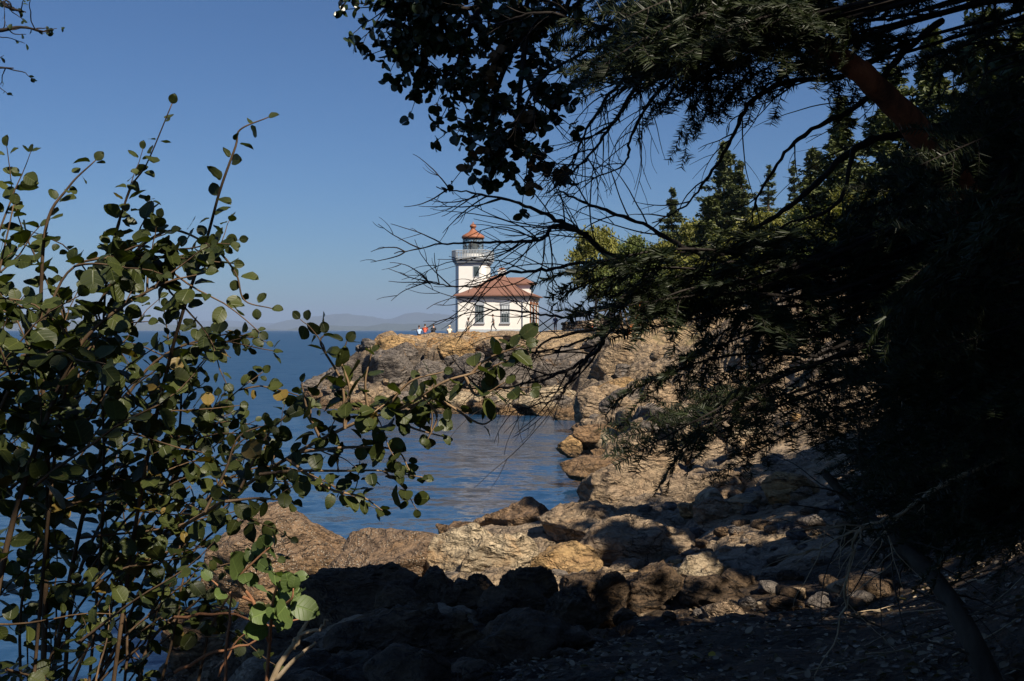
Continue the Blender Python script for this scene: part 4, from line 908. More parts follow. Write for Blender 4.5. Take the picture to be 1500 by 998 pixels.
_lo = [(0, 0), (.06, .16), (.18, .31), (.36, .41), (.55, .42), (.74, .34), (.90, .18), (1, 0)]
_lV = np.array([(u, w_ * s) for s in (1, -1) for u, w_ in _lo[1:-1]] + [(0, 0), (1, 0)] + [(u, 0) for u, _ in _lo[1:-1]])
_lF = []
for s in (0, 1):
    for k in range(5):
        a, b, c, d = s * 6 + k, s * 6 + k + 1, 14 + k + 1, 14 + k; _lF.append((a, b, c, d) if s else (d, c, b, a))
_lT = [(12, 14, 0)[::-1], (12, 6, 14)[::-1], (13, 5, 19)[::-1], (13, 19, 11)[::-1]]
_lF = np.array(_lF); _lT = np.array(_lT)
class Leaves:
    def __init__(s): s.P = []; s.X = []; s.N = []; s.S = []; s.T = []; s.A = []
    def add(s, p, x, n, size, tint, asp=1.0): s.P.append(p); s.X.append(x); s.N.append(n); s.S.append(size); s.T.append(tint); s.A.append(asp)
    def build(s, name, mat, parent, fold=.25, curl=.12):
        k = len(s.P); P = np.array(s.P); X = np.array(s.X, float); N = np.array(s.N, float); S = np.array(s.S); A = np.array(s.A)
        X /= np.linalg.norm(X, axis=1)[:, None] + 1e-9; N -= (N * X).sum(1)[:, None] * X; N /= np.linalg.norm(N, axis=1)[:, None] + 1e-9; B = np.cross(N, X)
        u = _lV[:, 0]; v = _lV[:, 1]; r_ = np.random.default_rng(k)
        fo = fold * r_.uniform(.2, 1.6, k); cu = curl * r_.normal(1, 1.2, k); tw = r_.normal(0, .18, k)
        wv = (r_.uniform(-1, 1, (k, len(u)))) * .035
        hN = fo[:, None] * np.abs(v)[None] - cu[:, None] * (u * u)[None] + tw[:, None] * (u * v)[None] + wv * (np.abs(v)[None] > .05)
        vv = v[None] * A[:, None] * (1 + .6 * wv)
        V = P[:, None] + S[:, None, None] * (u[None, :, None] * X[:, None] + vv[..., None] * B[:, None] + hN[..., None] * N[:, None])
        nv = len(u); off = (np.arange(k) * nv)[:, None, None]
        T = np.repeat(np.clip(np.array(s.T), 0, 1), nv); UV = np.tile(np.c_[u, v, np.zeros(nv)], (k, 1))
        return link(name, npmesh(name, V.reshape(-1, 3), [(off + _lT[None]).reshape(-1, 3), (off + _lF[None]).reshape(-1, 4)], True, T, UV), parent, mat)

def path(pts, k=6):
    """photo pixels with distance -> smooth world polyline"""
    return crom([tuple(W(*p)) for p in pts], k)

def leafy(P, lv, r_, size, gap, start=.15, tint=.4, jit=.35, pet=.006, lit=0.0, updir=(0, -.25, 1.0), asp=1.0):
    """opposite leaf pairs along a stem"""
    d = np.linalg.norm(np.diff(P, axis=0), axis=1); L = d.sum(); c = np.concatenate([[0], np.cumsum(d)])
    s = L * start; k = 0; ph = r_.uniform(0, 6)
    while s < L:
        i = min(np.searchsorted(c, s), len(P) - 1); i = max(i, 1); q = (s - c[i - 1]) / (d[i - 1] + 1e-9); p = P[i - 1] + (P[i] - P[i - 1]) * q
        tg = (P[i] - P[i - 1]) / (d[i - 1] + 1e-9); a = np.cross(tg, [0, -1, .3]); a /= np.linalg.norm(a) + 1e-9; b = np.cross(tg, a)
        ang = ph + (k % 2) * 1.57
        f = s / L; sz0 = size * (1.05 - .45 * max(0, f - .55) / .45)
        for sg in (1, -1):
            if r_.random() < .10: continue
            dr = sg * (math.cos(ang) * a + math.sin(ang) * b) + .45 * tg + np.array([r_.gauss(0, jit), r_.gauss(0, jit), r_.gauss(0, jit) - .12])
            dr = dr / np.linalg.norm(dr); n = np.array(updir) + np.array([r_.gauss(0, .55), r_.gauss(0, .55), r_.gauss(0, .35)])
            sz = sz0 * r_.uniform(.6, 1.2)
            lv.add(p + dr * pet, dr, n, sz, 1.0 if r_.random() < .03 else min(r_.gauss(tint, .22), .92), asp * r_.uniform(.8, 1.12))
        s += gap * r_.uniform(.7, 1.3); k += 1
    tg = P[-1] - P[-2]; lv.add(P[-1], tg + np.array([r_.gauss(0, .004), 0, 0]), np.array([r_.gauss(0, .5), -1, r_.gauss(.5, .5)]), size * .5, tint, asp)

def arc_twig(P0, dir_, side, L, r_, curl, n=12):
    """a bare twig that sweeps round in one smooth arc, with small kinks at its nodes"""
    P = [np.array(P0, float)]; d = np.array(dir_, float); d /= np.linalg.norm(d)
    for k in range(n):
        d = d + side * curl / n + np.array([r_.gauss(0, .05), r_.gauss(0, .05), r_.gauss(0, .05) - .012]); d /= np.linalg.norm(d); P.append(P[-1] + d * L / n * r_.uniform(.8, 1.2))
    return np.array(P)

def twig(P0, dir_, L, r_, droop=.0, wob=.12, n=9, up=0.0):
    """a crooked free twig"""
    P = [np.array(P0, float)]; d = np.array(dir_, float); d /= np.linalg.norm(d)
    for k in range(n):
        d = d + np.array([r_.gauss(0, wob), r_.gauss(0, wob), r_.gauss(0, wob) - droop + up]); d /= np.linalg.norm(d); P.append(P[-1] + d * L / n)
    return np.array(P)

# ---- the big leafy shrub on the left
r_ = random.Random(21)
SH = empty('shrub', tuple(W(40, 1150, 2.2)), 0, 'big leafy shrub with round leaves filling the left side in front of the sea', 'shrub')
def rel(P, o): return np.asarray(P) - np.array(o.location)
class Plant:
    def __init__(s, root, lf, bk): s.root = root; s.lv = Leaves(); s.lf = lf; s.bk = bk; s.tw = MB(); s.n = 0
    def stem(s, P, r0, r1, own=True):
        if own: m = MB().tube(rel(P, s.root), np.linspace(r0, r1, len(P)), 6); m.build('stem', s.bk, s.root, True)
        else: s.tw.tube(rel(P, s.root), np.linspace(r0, r1, len(P)), 4, cap=False)
    def done(s, twn='twigs'):
        if s.tw.n: s.tw.build('twig', s.bk, s.root, True)
        if s.lv.P:
            s.lv.P = [rel(p, s.root) for p in s.lv.P]; s.lv.build('foliage', s.lf, s.root)
A = Plant(SH, LF['shrub'], BK['shrub'])
main = [
 [(120,1120,2.3),(150,760,2.3),(150,520,2.25),(160,380,2.2),(190,280,2.15),(215,240,2.1),(252,152,2.05)],
 [(150,1120,2.2),(200,760,2.15),(250,520,2.1),(300,360,2.05),(322,280,2.0),(345,215,2.0),(352,190,2.0),(393,172,2.0)],
 [(60,1100,2.1),(70,700,2.1),(60,520,2.05),(66,340,2.0),(100,275,2.0),(140,235,2.0)],
 [(40,1100,2.0),(90,600,2.0),(160,420,1.95),(240,340,1.95),(310,362,1.95),(345,400,1.9),(358,440,1.9),(398,452,1.9)],
 [(-60,1000,1.9),(-30,650,1.9),(-10,450,1.9),(20,300,1.9)],
 [(60,1080,2.4),(130,720,2.4),(200,560,2.4),(290,500,2.4),(400,514,2.4)],
 [(130,1100,2.5),(180,820,2.5),(260,680,2.5),(330,590,2.5),(385,545,2.5)],
 [(100,1100,2.6),(230,800,2.6),(265,600,2.6),(250,520,2.6),(240,450,2.6)],
 [(-40,1050,1.8),(20,760,1.8),(90,560,1.8),(140,480,1.8),(230,420,1.8),(300,400,1.8)],
 [(-80,900,1.8),(-20,650,1.8),(60,480,1.85),(110,390,1.85),(215,375,1.85),(240,395,1.85)],
 [(180,1100,2.8),(230,900,2.8),(300,740,2.8),(360,690,2.8),(440,690,2.8),(556,748,2.8)],
 [(90,1100,2.6),(110,860,2.6),(190,700,2.6),(260,640,2.6),(350,600,2.6)],
 [(40,1150,2.3),(30,900,2.3),(70,760,2.3),(130,700,2.3),(250,730,2.3),(320,760,2.3)],
 [(-80,1100,2.0),(-40,800,2.0),(60,680,2.0),(170,620,2.0),(240,560,2.0)],
 [(200,1100,2.5),(215,950,2.5),(290,880,2.5),(320,850,2.5)],
 [(30,1100,2.1),(80,950,2.1),(150,850,2.1),(230,820,2.1),(300,800,2.1)],
]
for k, pts in enumerate(main):
    P = path(pts); A.stem(P, .0034 + .0012 * (k % 3), .0011)
    leafy(P, A.lv, r_, .046 if k > 4 else .042, .040, .30, .42)
    for q in range(6):
        i = r_.randrange(len(P) // 4, len(P) - 3); tg = P[i + 1] - P[i]; tg = tg / np.linalg.norm(tg)
        if k < 4 and i > len(P) * .5: continue
        if k == 4 and i > len(P) * .7: continue
        d = tg * .6 + np.array([r_.gauss(.12, .6), r_.gauss(0, .5), r_.gauss(.15, .5)])
        T = twig(P[i], d, r_.uniform(.10, .28), r_, .02); A.stem(T, .0022, .0008, False); leafy(T, A.lv, r_, .036, .030, .15, .40)
# the dense heart of the shrub
def in_mass(px, py):
    edge = np.interp(py, [230, 300, 380, 450, 520, 600, 700, 800, 900, 1000], [-20, 60, 200, 215, 160, 140, 150, 125, 140, 155])
    return px < edge
cnt = 0
while cnt < 84:
    px, py = r_.uniform(-140, 270 if cnt < 58 else 120), r_.uniform(345, 1060)
    if not in_mass(px, py): continue
    Y = r_.uniform(1.75, 3.0); p0 = np.array(W(px, py, Y)); d = np.array([r_.gauss(.25, .5), r_.gauss(0, .5), r_.gauss(.55, .5)])
    T = twig(p0, d, r_.uniform(.16, .40), r_, .015); A.stem(T, .0028, .0008, False); leafy(T, A.lv, r_, r_.uniform(.027, .052), .034, .05, r_.gauss(.38, .1)); cnt += 1
# thin scatter over the sea on the right of the heart
cnt = 0
while cnt < 16:
    px, py = r_.uniform(150, 400), r_.uniform(380, 960)
    if in_mass(px, py) or px > np.interp(py, [380, 480, 620, 800, 960], [290, 380, 400, 330, 260]): continue
    Y = r_.uniform(2.1, 3.2); p0 = np.array(W(px, py, Y)); d = np.array([r_.gauss(.3, .5), r_.gauss(0, .4), r_.gauss(.2, .5)])
    P = path([(px - 130, py + 150, Y), (px - 60, py + 50, Y), (px, py, Y)]); A.stem(P, .003, .0022, False)
    T = twig(p0, d, r_.uniform(.14, .28), r_, .02); A.stem(T, .0022, .0008, False); leafy(T, A.lv, r_, .036, .030, .05, .42); cnt += 1
A.done()

# ---- the long arching shoot that crosses the cove
AR = empty('arching_shrub', tuple(W(120, 1120, 1.9)), 0, 'long arching tan stem with round leaves reaching across the cove', 'shrub')
BK['tan_shoot'] = bark('tan_shoot', (.16, .10, .055), (.28, .19, .11), 30, .5, .002)
B = Plant(AR, LF['shrub'], BK['tan_shoot'])
P = path([(60,1120,2.9),(150,900,2.7),(230,800,2.4),(310,745,2.1),(420,672,1.92),(520,620,1.85),(588,598,1.83),(650,560,1.8),(700,545,1.8),(745,528,1.8)]); B.stem(P, .0048, .0014)
leafy(P, B.lv, r_, .040, .045, .55, .5)
SHOOTS = [[(505,628,1.85),(500,560,1.84),(470,505,1.83),(478,488,1.83)], [(505,626,1.85),(512,570,1.84),(500,530,1.84),(508,500,1.84)], [(540,610,1.85),(535,560,1.83),(545,515,1.83)], [(470,645,1.86),(450,600,1.86),(442,560,1.86)],
          [(600,596,1.83),(640,585,1.82),(700,620,1.82),(722,615,1.82)], [(620,580,1.82),(640,610,1.82),(626,645,1.82)], [(380,695,1.88),(430,690,1.88),(500,690,1.87),(560,690,1.86),(622,700,1.86)], [(440,662,1.87),(520,655,1.87),(580,660,1.86),(600,690,1.86)],
          [(420,672,1.88),(480,715,1.88),(530,728,1.88),(560,748,1.88)], [(350,720,1.9),(390,640,1.9),(430,600,1.9)], [(690,548,1.8),(715,525,1.8),(770,505,1.79)], [(680,550,1.8),(700,580,1.8),(740,560,1.79)], [(560,605,1.84),(600,560,1.83),(650,545,1.82)], [(575,600,1.84),(600,625,1.84),(650,640,1.83)],
          [(330,735,1.9),(380,730,1.9),(430,735,1.9)], [(300,750,1.9),(330,690,1.9),(350,640,1.9),(400,620,1.9)]]
for k, sp in enumerate(SHOOTS):
    T = path(sp); B.stem(T, .003, .001, False); leafy(T, B.lv, r_, .042 if k in (0, 1, 10, 11) else .033, .031, .1, .5 if k not in (10, 11) else .85)
    for q in range(1):
        i = r_.randrange(2, len(T) - 2); T2 = twig(T[i], np.array([r_.gauss(.2, .5), r_.gauss(0, .4), r_.gauss(.1, .5)]), r_.uniform(.05, .12), r_); B.stem(T2, .0014, .0007, False); leafy(T2, B.lv, r_, .034, .026, .1, .5)
B.done()

# ---- low sprig with pale leaves and dry stems
SP = empty('leafy_sprig', tuple(W(385, 1060, 2.0)), 0, 'low sprig with two bunches of large pale green leaves above the shaded rocks', 'shrub')
LF['sprig'] = leafmat('pale_sprig_leaves', (.04, .065, .016), (.11, .155, .045), .45, .35, .3, True)
B = Plant(SP, LF['sprig'], BK['rust'])
for sp in ([(385,1060,2.0),(395,940,1.95),(400,880,1.9),(412,850,1.9),(430,845,1.9)], [(395,940,1.95),(370,880,1.93),(350,850,1.93),(375,820,1.92),(395,802,1.92)], [(395,900,1.93),(425,880,1.88),(430,862,1.87)], [(370,880,1.93),(330,865,1.93),(310,850,1.93)]):
    P = path(sp); B.stem(P, .004, .0012); leafy(P, B.lv, r_, .052, .02, .62, .6, updir=(.45, -1.1, .75))
B.done()
DS = empty('dry_stems', tuple(W(390, 1060, 2.1)), 0, 'broken pale dry stems standing over the shaded rocks', 'dead plant')
for sp, r0, bk in (([(375,1060,2.1),(410,975,2.1),(440,930,2.1),(462,892,2.1)], .007, 'pale'), ([(428,950,2.1),(440,930,2.1),(470,920,2.09),(480,908,2.09)], .005, 'pale'), ([(400,1000,2.1),(432,965,2.1),(462,943,2.1)], .0055, 'pale'), ([(255,985,2.3),(300,960,2.3),(365,942,2.3),(392,925,2.3)], .004, 'rust'), ([(320,990,2.3),(350,935,2.3),(385,920,2.3)], .0025, 'rust'), ([(255,905,2.3),(330,898,2.3),(395,916,2.3),(455,905,2.3)], .0035, 'rust'), ([(330,1040,2.2),(333,930,2.2),(340,870,2.2)], .004, 'rust'), ([(285,1040,2.4),(300,950,2.4),(330,880,2.4),(372,846,2.4)], .004, 'shrub'), ([(180,1040,2.4),(185,900,2.4),(172,830,2.4)], .0035, 'shrub'), ([(225,1040,2.4),(250,950,2.4),(268,850,2.4),(262,800,2.4)], .0035, 'shrub')):
    P = path(sp, 4); P = P + np.array([[r_.gauss(0, .002) for _ in range(3)] for _ in P]); MB().tube(rel(P, DS), np.linspace(r0, r0 * .45, len(P)), 6).build('stem', BK[bk], DS, True)

# ---- the madrone overhead: red trunk, leaf clusters, bare crooked twigs
MD = empty('madrone_tree', (4.1, 5.6, hgt(4.1, 5.6) - .2), 0, 'leaning madrone with red peeling trunk arching over the path, its leaf clusters hanging left', 'tree')
P = path([(1900,930,5.6),(1700,700,4.9),(1510,430,4.2),(1390,250,3.6),(1308,152,3.4),(1250,100,3.35),(1200,68,3.35),(1110,10,3.4),(980,-50,3.7),(830,-110,4.3),(700,-150,4.6)])
MB().tube(rel(P, MD) + np.array([[r_.gauss(0, .003) for _ in range(3)] for _ in P]), np.interp(np.linspace(0, 1, len(P)), [0, .2, .4, .55, .75, 1], [.10, .065, .038, .034, .028, .02]), 12).build('trunk', BK['red'], MD, True)
C = Plant(MD, LF['madrone'], BK['dead'])
def whorl(p, d, n, size, tint, lv):
    d = d / (np.linalg.norm(d) + 1e-9)
    for k in range(n):
        a = np.array([r_.gauss(0, 1), r_.gauss(0, 1), r_.gauss(0, 1)]); a -= a.dot(d) * d; a /= np.linalg.norm(a) + 1e-9
        x = a + d * r_.uniform(.1, .9) + np.array([0, 0, -.25]); lv.add(p + d * r_.uniform(-.03, .02), x, d + np.array([r_.gauss(0, .5), r_.gauss(0, .5), r_.gauss(.3, .5)]), size * r_.uniform(.65, 1.15), r_.gauss(tint, .2), .85)
boughs = [
 [(760,-140,4.6),(700,-30,4.5),(657,5,4.4),(615,40,4.4),(595,55,4.4)], [(720,-150,4.6),(638,-50,4.5),(592,0,4.4),(566,10,4.4)], [(790,-110,4.6),(760,10,4.5),(735,65,4.4),(700,145,4.35),(690,190,4.35)],
 [(800,-70,4.6),(770,15,4.5),(770,105,4.4),(790,150,4.35),(810,145,4.35)], [(740,-50,4.5),(690,35,4.4),(670,95,4.4),(664,120,4.4)], [(770,30,4.45),(730,125,4.4),(720,195,4.35),(725,223,4.35)], [(770,55,4.4),(760,155,4.35),(765,205,4.35),(778,223,4.35)],
 [(700,-30,4.5),(657,-10,4.4),(625,30,4.4),(623,75,4.4),(627,103,4.4)], [(860,-110,4.7),(850,0,4.6),(800,15,4.5),(720,15,4.4)], [(820,-110,4.7),(720,0,4.5),(657,10,4.45),(631,0,4.4)], [(700,-90,4.5),(644,0,4.4),(605,15,4.4)], [(850,-90,4.6),(830,10,4.5),(790,35,4.5),(700,65,4.4)]]
BR = Leaves()
for k, sp in enumerate(boughs):
    P = path(sp); MB().tube(rel(P, MD), np.linspace(.014, .004, len(P)), 6).build('branch', BK['dead'], MD, True)
    for q in range(26):
        i = r_.randrange(len(P) // 3, len(P) - 1); tg = P[i + 1] - P[i]; tg = tg / np.linalg.norm(tg)
        T = twig(P[i], tg * .5 + np.array([r_.gauss(-.1, .6), r_.gauss(0, .6), r_.gauss(-.15, .6)]), r_.uniform(.06, .26), r_, .02); C.stem(T, .0030, .0014, False)
        br = k in (5, 6, 2) and r_.random() < .28
        for e in (-1, len(T) // 2): whorl(T[e], T[e] - T[e - 1], 6 if e == -1 else 4, .044, .35, BR if br else C.lv)
    whorl(P[-1], P[-1] - P[-2], 8, .046, .35, C.lv)
BR.P = [rel(p, MD) for p in BR.P]; BR.build('withered_foliage', LF['brown'], MD)
C.done()

# ---- dead branches of the fir, bare and crooked
FR = empty('fir_tree', (3.05, 4.4, hgt(3.05, 4.4) - .2), 0, 'near fir whose dark needled boughs and bare dead branches hang across the right side', 'tree')
MB().tube([(0, 0, 0), (.02, .02, 3), (-.03, .05, 8), (0, 0, 14), (0, 0, 18)], [.24, .20, .15, .08, .02], 14).build('trunk', BK['fir'], FR, True)
dead = [
 ([(1330,60,3.9),(1230,112,3.8),(1160,118,3.7),(1100,150,3.6),(1075,195,3.55),(1045,250,3.5),(1005,300,3.5),(955,328,3.5)], .012, 9),
 ([(1380,30,3.9),(1320,80,3.8),(1262,150,3.7),(1190,190,3.6),(1150,225,3.55),(1110,290,3.5),(1098,335,3.5)], .013, 5),
 ([(1420,180,3.9),(1330,195,3.8),(1255,215,3.7),(1190,275,3.6),(1130,320,3.5),(1080,348,3.5),(1000,362,3.5)], .017, 7),
 ([(1180,350,3.5),(1050,372,3.5),(1000,362,3.4),(940,328,3.4),(880,306,3.35),(840,290,3.3),(815,278,3.3)], .011, 6),
 ([(990,385,3.4),(895,372,3.35),(850,340,3.3),(800,315,3.25),(745,293,3.2),(690,283,3.2),(640,275,3.2)], .010, 12),
 ([(860,345,3.3),(812,330,3.25),(795,350,3.2),(755,354,3.2),(690,356,3.2),(630,360,3.2),(578,371,3.2)], .008, 12),
 ([(900,382,3.35),(850,385,3.3),(800,395,3.25),(740,400,3.2),(700,420,3.2),(655,418,3.2),(620,412,3.2)], .007, 11),
 ([(960,400,3.3),(900,450,3.2),(884,485,3.15),(880,508,3.1),(852,530,3.1),(800,555,3.1),(720,570,3.1),(660,565,3.1)], .011, 8),
 ([(905,447,3.2),(870,452,3.2),(842,463,3.2),(800,462,3.2),(740,455,3.2),(690,458,3.2),(655,470,3.2)], .006, 8),
 ([(884,488,3.15),(850,500,3.15),(800,515,3.15),(740,520,3.1),(690,535,3.1)], .005, 5),
 ([(860,528,3.1),(830,565,3.1),(815,585,3.1),(760,600,3.1),(735,604,3.1)], .005, 5),
 ([(884,480,3.15),(800,500,3.1),(775,530,3.1),(740,560,3.1)], .005, 5),
 ([(1100,60,3.9),(1000,90,3.8),(945,110,3.7),(905,170,3.6),(870,220,3.55),(840,250,3.5),(800,285,3.45)], .010, 14),
 ([(1060,50,3.9),(960,80,3.8),(900,130,3.7),(860,190,3.6),(835,240,3.55),(800,262,3.5)], .009, 12),
 ([(1000,30,3.9),(900,60,3.8),(830,90,3.7),(790,120,3.6),(760,170,3.6),(720,200,3.6)], .009, 10),
 ([(1010,100,3.8),(960,140,3.75),(925,200,3.7),(915,240,3.7),(870,262,3.65),(825,300,3.6)], .007, 9),
 ([(980,60,3.8),(880,40,3.8),(800,20,3.7),(740,30,3.7),(690,60,3.7)], .009, 8),
 ([(1250,220,3.6),(1225,300,3.6),(1150,330,3.55),(1100,380,3.5)], .009, 4),
 ([(1480,250,3.7),(1400,330,3.6),(1260,350,3.5),(1130,430,3.4),(1080,470,3.4)], .015, 4),
]
for k, (sp, r0, nt) in enumerate(dead):
    P = path(sp, 7); P = P + np.array([[r_.gauss(0, .0022) for _ in range(3)] for _ in P]); m = MB(); m.tube(rel(P, FR), np.linspace(r0, r0 * .16, len(P)) * np.array([r_.uniform(.85, 1.2) for _ in P]), 6)
    tot = len(P)
    for q in range(int(nt * 1.5)):
        i = r_.randrange(tot // 4, tot - 2); tg = P[i + 1] - P[i]; tg /= np.linalg.norm(tg); sg = r_.choice((-1, 1))
        nrm = np.array([-tg[2], 0, tg[0]]) * sg; dep = np.array([0, r_.gauss(0, .35), 0]); L = r_.uniform(.14, .46) * (1.15 - i / tot) + .05
        T = arc_twig(P[i], tg + nrm * r_.uniform(.45, .9) + dep, nrm * r_.choice((-1, -1, 1)), L, r_, r_.uniform(.3, 1.1)); m.tube(rel(T, FR), np.linspace(min(r0 * .28, .0026), .0008, len(T)), 4, cap=False)
        for z in range(r_.randrange(0, 4)):
            j = r_.randrange(2, len(T) - 2); tg2 = T[j + 1] - T[j]; tg2 /= np.linalg.norm(tg2); n2 = np.array([-tg2[2], 0, tg2[0]]) * r_.choice((-1, 1))
            U = arc_twig(T[j], tg2 + n2 * r_.uniform(.5, .9) + np.array([0, r_.gauss(0, .3), 0]), -n2, L * r_.uniform(.2, .5), r_, r_.uniform(.2, .9), 7); m.tube(rel(U, FR), np.linspace(.0013, .0006, len(U)), 3, cap=False)
    m.build('dead_branch', BK['dead'], FR, True)

# ---- needled boughs: three grown once, then hung where the photograph has them
def bough_meshes(seed, L):
    r = random.Random(seed); wood = MB(); seg = []
    ax = np.array([(q * L, .03 * L * math.sin(q * 4 + seed), -.10 * L * q * q + .05 * L * math.sin(q * 3)) for q in np.linspace(0, 1, 16)])
    wood.tube(ax, np.linspace(.005 * L + .002, .0013, 16), 5); seg.append((ax[8:], 1.))
    def grow(P, frac, sgn, lvl, LL):
        i = int(frac * (len(P) - 1)); i = min(i, len(P) - 2); tg = P[i + 1] - P[i]; tg = tg / np.linalg.norm(tg)
        sd = np.array([-tg[1], tg[0], 0]); sd /= np.linalg.norm(sd) + 1e-9
        T = twig(P[i], tg * r.uniform(.6, 1.0) + sd * sgn * r.uniform(.7, 1.05) + np.array([0, 0, r.gauss(-.22, .30)]), LL, r, .018, .05, 8)
        wood.tube(T, np.linspace(.0022 if lvl == 1 else .0014, .0007, len(T)), 3, cap=False); seg.append((T[1 if lvl > 1 else 2:], 1.))
        if lvl < 3 and LL > .09:
            k = 0; q = .16
            while q < .95:
                grow(T, q, 1 if k % 2 else -1, lvl + 1, LL * (1.05 - q) * r.uniform(.3, .6)); q += .070 / LL * r.uniform(.7, 1.3); k += 1
    q = .10; k = 0
    while q < .98:
        if r.random() > .1: grow(ax, q, 1 if k % 2 else -1, 1, L * (.42 * (1 - q) + .10) * r.uniform(.6, 1.15))
        q += .055 / L * r.uniform(.7, 1.3); k += 1
    rg = np.random.default_rng(seed); VV, TT_ = [], []
    for P, _ in seg:
        d = np.linalg.norm(np.diff(P, axis=0), axis=1); c = np.concatenate([[0], np.cumsum(d)]); n = int(c[-1] / .0017) + 2
        s = rg.uniform(0, c[-1], n); p = np.c_[[np.interp(s, c, P[:, j]) for j in range(3)]].T
        i = np.clip(np.searchsorted(c, s) - 1, 0, len(d) - 1); tg = (P[i + 1] - P[i]) / d[i][:, None]
        sd = np.cross(tg, [0, 0, 1.]); sd /= np.linalg.norm(sd, axis=1)[:, None] + 1e-9; up = np.cross(sd, tg)
        a = rg.choice([-1, 1], n) * rg.uniform(.5, 1.2, n)[:, None].T[0]; ang = rg.normal(0, .34, n)
        dr = sd * (np.sign(a) * np.cos(ang))[:, None] + up * (np.sin(ang) + .15)[:, None] + tg * rg.uniform(.25, .6, n)[:, None]; dr /= np.linalg.norm(dr, axis=1)[:, None]
        ln = rg.uniform(.024, .037, n)[:, None]; wv = np.cross(dr, rg.normal(size=(n, 3))); wv /= np.linalg.norm(wv, axis=1)[:, None]; hw_ = .0018
        VV.append(np.stack([p + wv * hw_, p + dr * ln * .55 + wv * hw_ * .9 - up * .001, p + dr * ln, p - wv * hw_], 1).reshape(-1, 3)); TT_.append(np.repeat(np.clip(rg.normal(.4, .2, n), 0, 1), 4))
    V = np.vstack(VV); i = np.arange(len(V) // 4)[:, None] * 4
    nm = npmesh('needles', V, [np.hstack([i, i + 1, i + 2, i + 3])], False, np.concatenate(TT_)); nm.materials.append(LF['needle'])
    wm = wood.mesh('bough', True); wm.materials.append(BK['dead']); return wm, nm
PB = [bough_meshes(31, .75), bough_meshes(32, 1.15), bough_meshes(33, 1.6), bough_meshes(34, 1.1)]; PL = [.75, 1.15, 1.6, 1.1]
def bough(root, a, b, roll=0.0, k=None, limb=True):
    A_, B_ = Vector(a), Vector(b); d = B_ - A_; L = d.length
    if k is None: k = min(range(4), key=lambda q: abs(math.log(PL[q] / L)) + .15 * rnd.random())
    X = d.normalized(); Z = Vector((0, 0, 1)) - X * X.z
    if Z.length < .2: Z = Vector((0, -1, .3)) - X * X.dot(Vector((0, -1, .3)))
    Z.normalize(); Yv = Z.cross(X); M3 = Matrix((X, Yv, Z)).transposed().to_4x4()
    o = bpy.data.objects.new('bough', PB[k][0]); COL.objects.link(o); o.parent = root
    s = L / PL[k]; ML = Matrix.Translation(A_ - root.location) @ M3 @ Matrix.Rotation(roll, 4, 'X') @ Matrix.Diagonal((s, s * rnd.uniform(.85, 1.15), s, 1)); o.matrix_local = ML
    n = bpy.data.objects.new('needles', PB[k][1]); COL.objects.link(n); n.parent = o
    if limb:
        tz = max(A_.z + .15 + .12 * L, root.location.z + .5); T0 = Vector((root.location.x, root.location.y, tz)); md = (T0 + A_) / 2 + Vector((rnd.uniform(-.1, .1), rnd.uniform(-.1, .1), .08 * (T0 - A_).length))
        Mi = ML.inverted() @ Matrix.Translation(-root.location)
        P = crom([tuple(Mi @ v) for v in (T0, md, A_)], 5); r0 = (.010 + .004 * (T0 - A_).length) / s
        link('limb', MB().tube(P, np.linspace(r0, (.005 * PL[k] + .002), len(P)), 5).mesh('limb', True), o, BK['dead'])
    return o
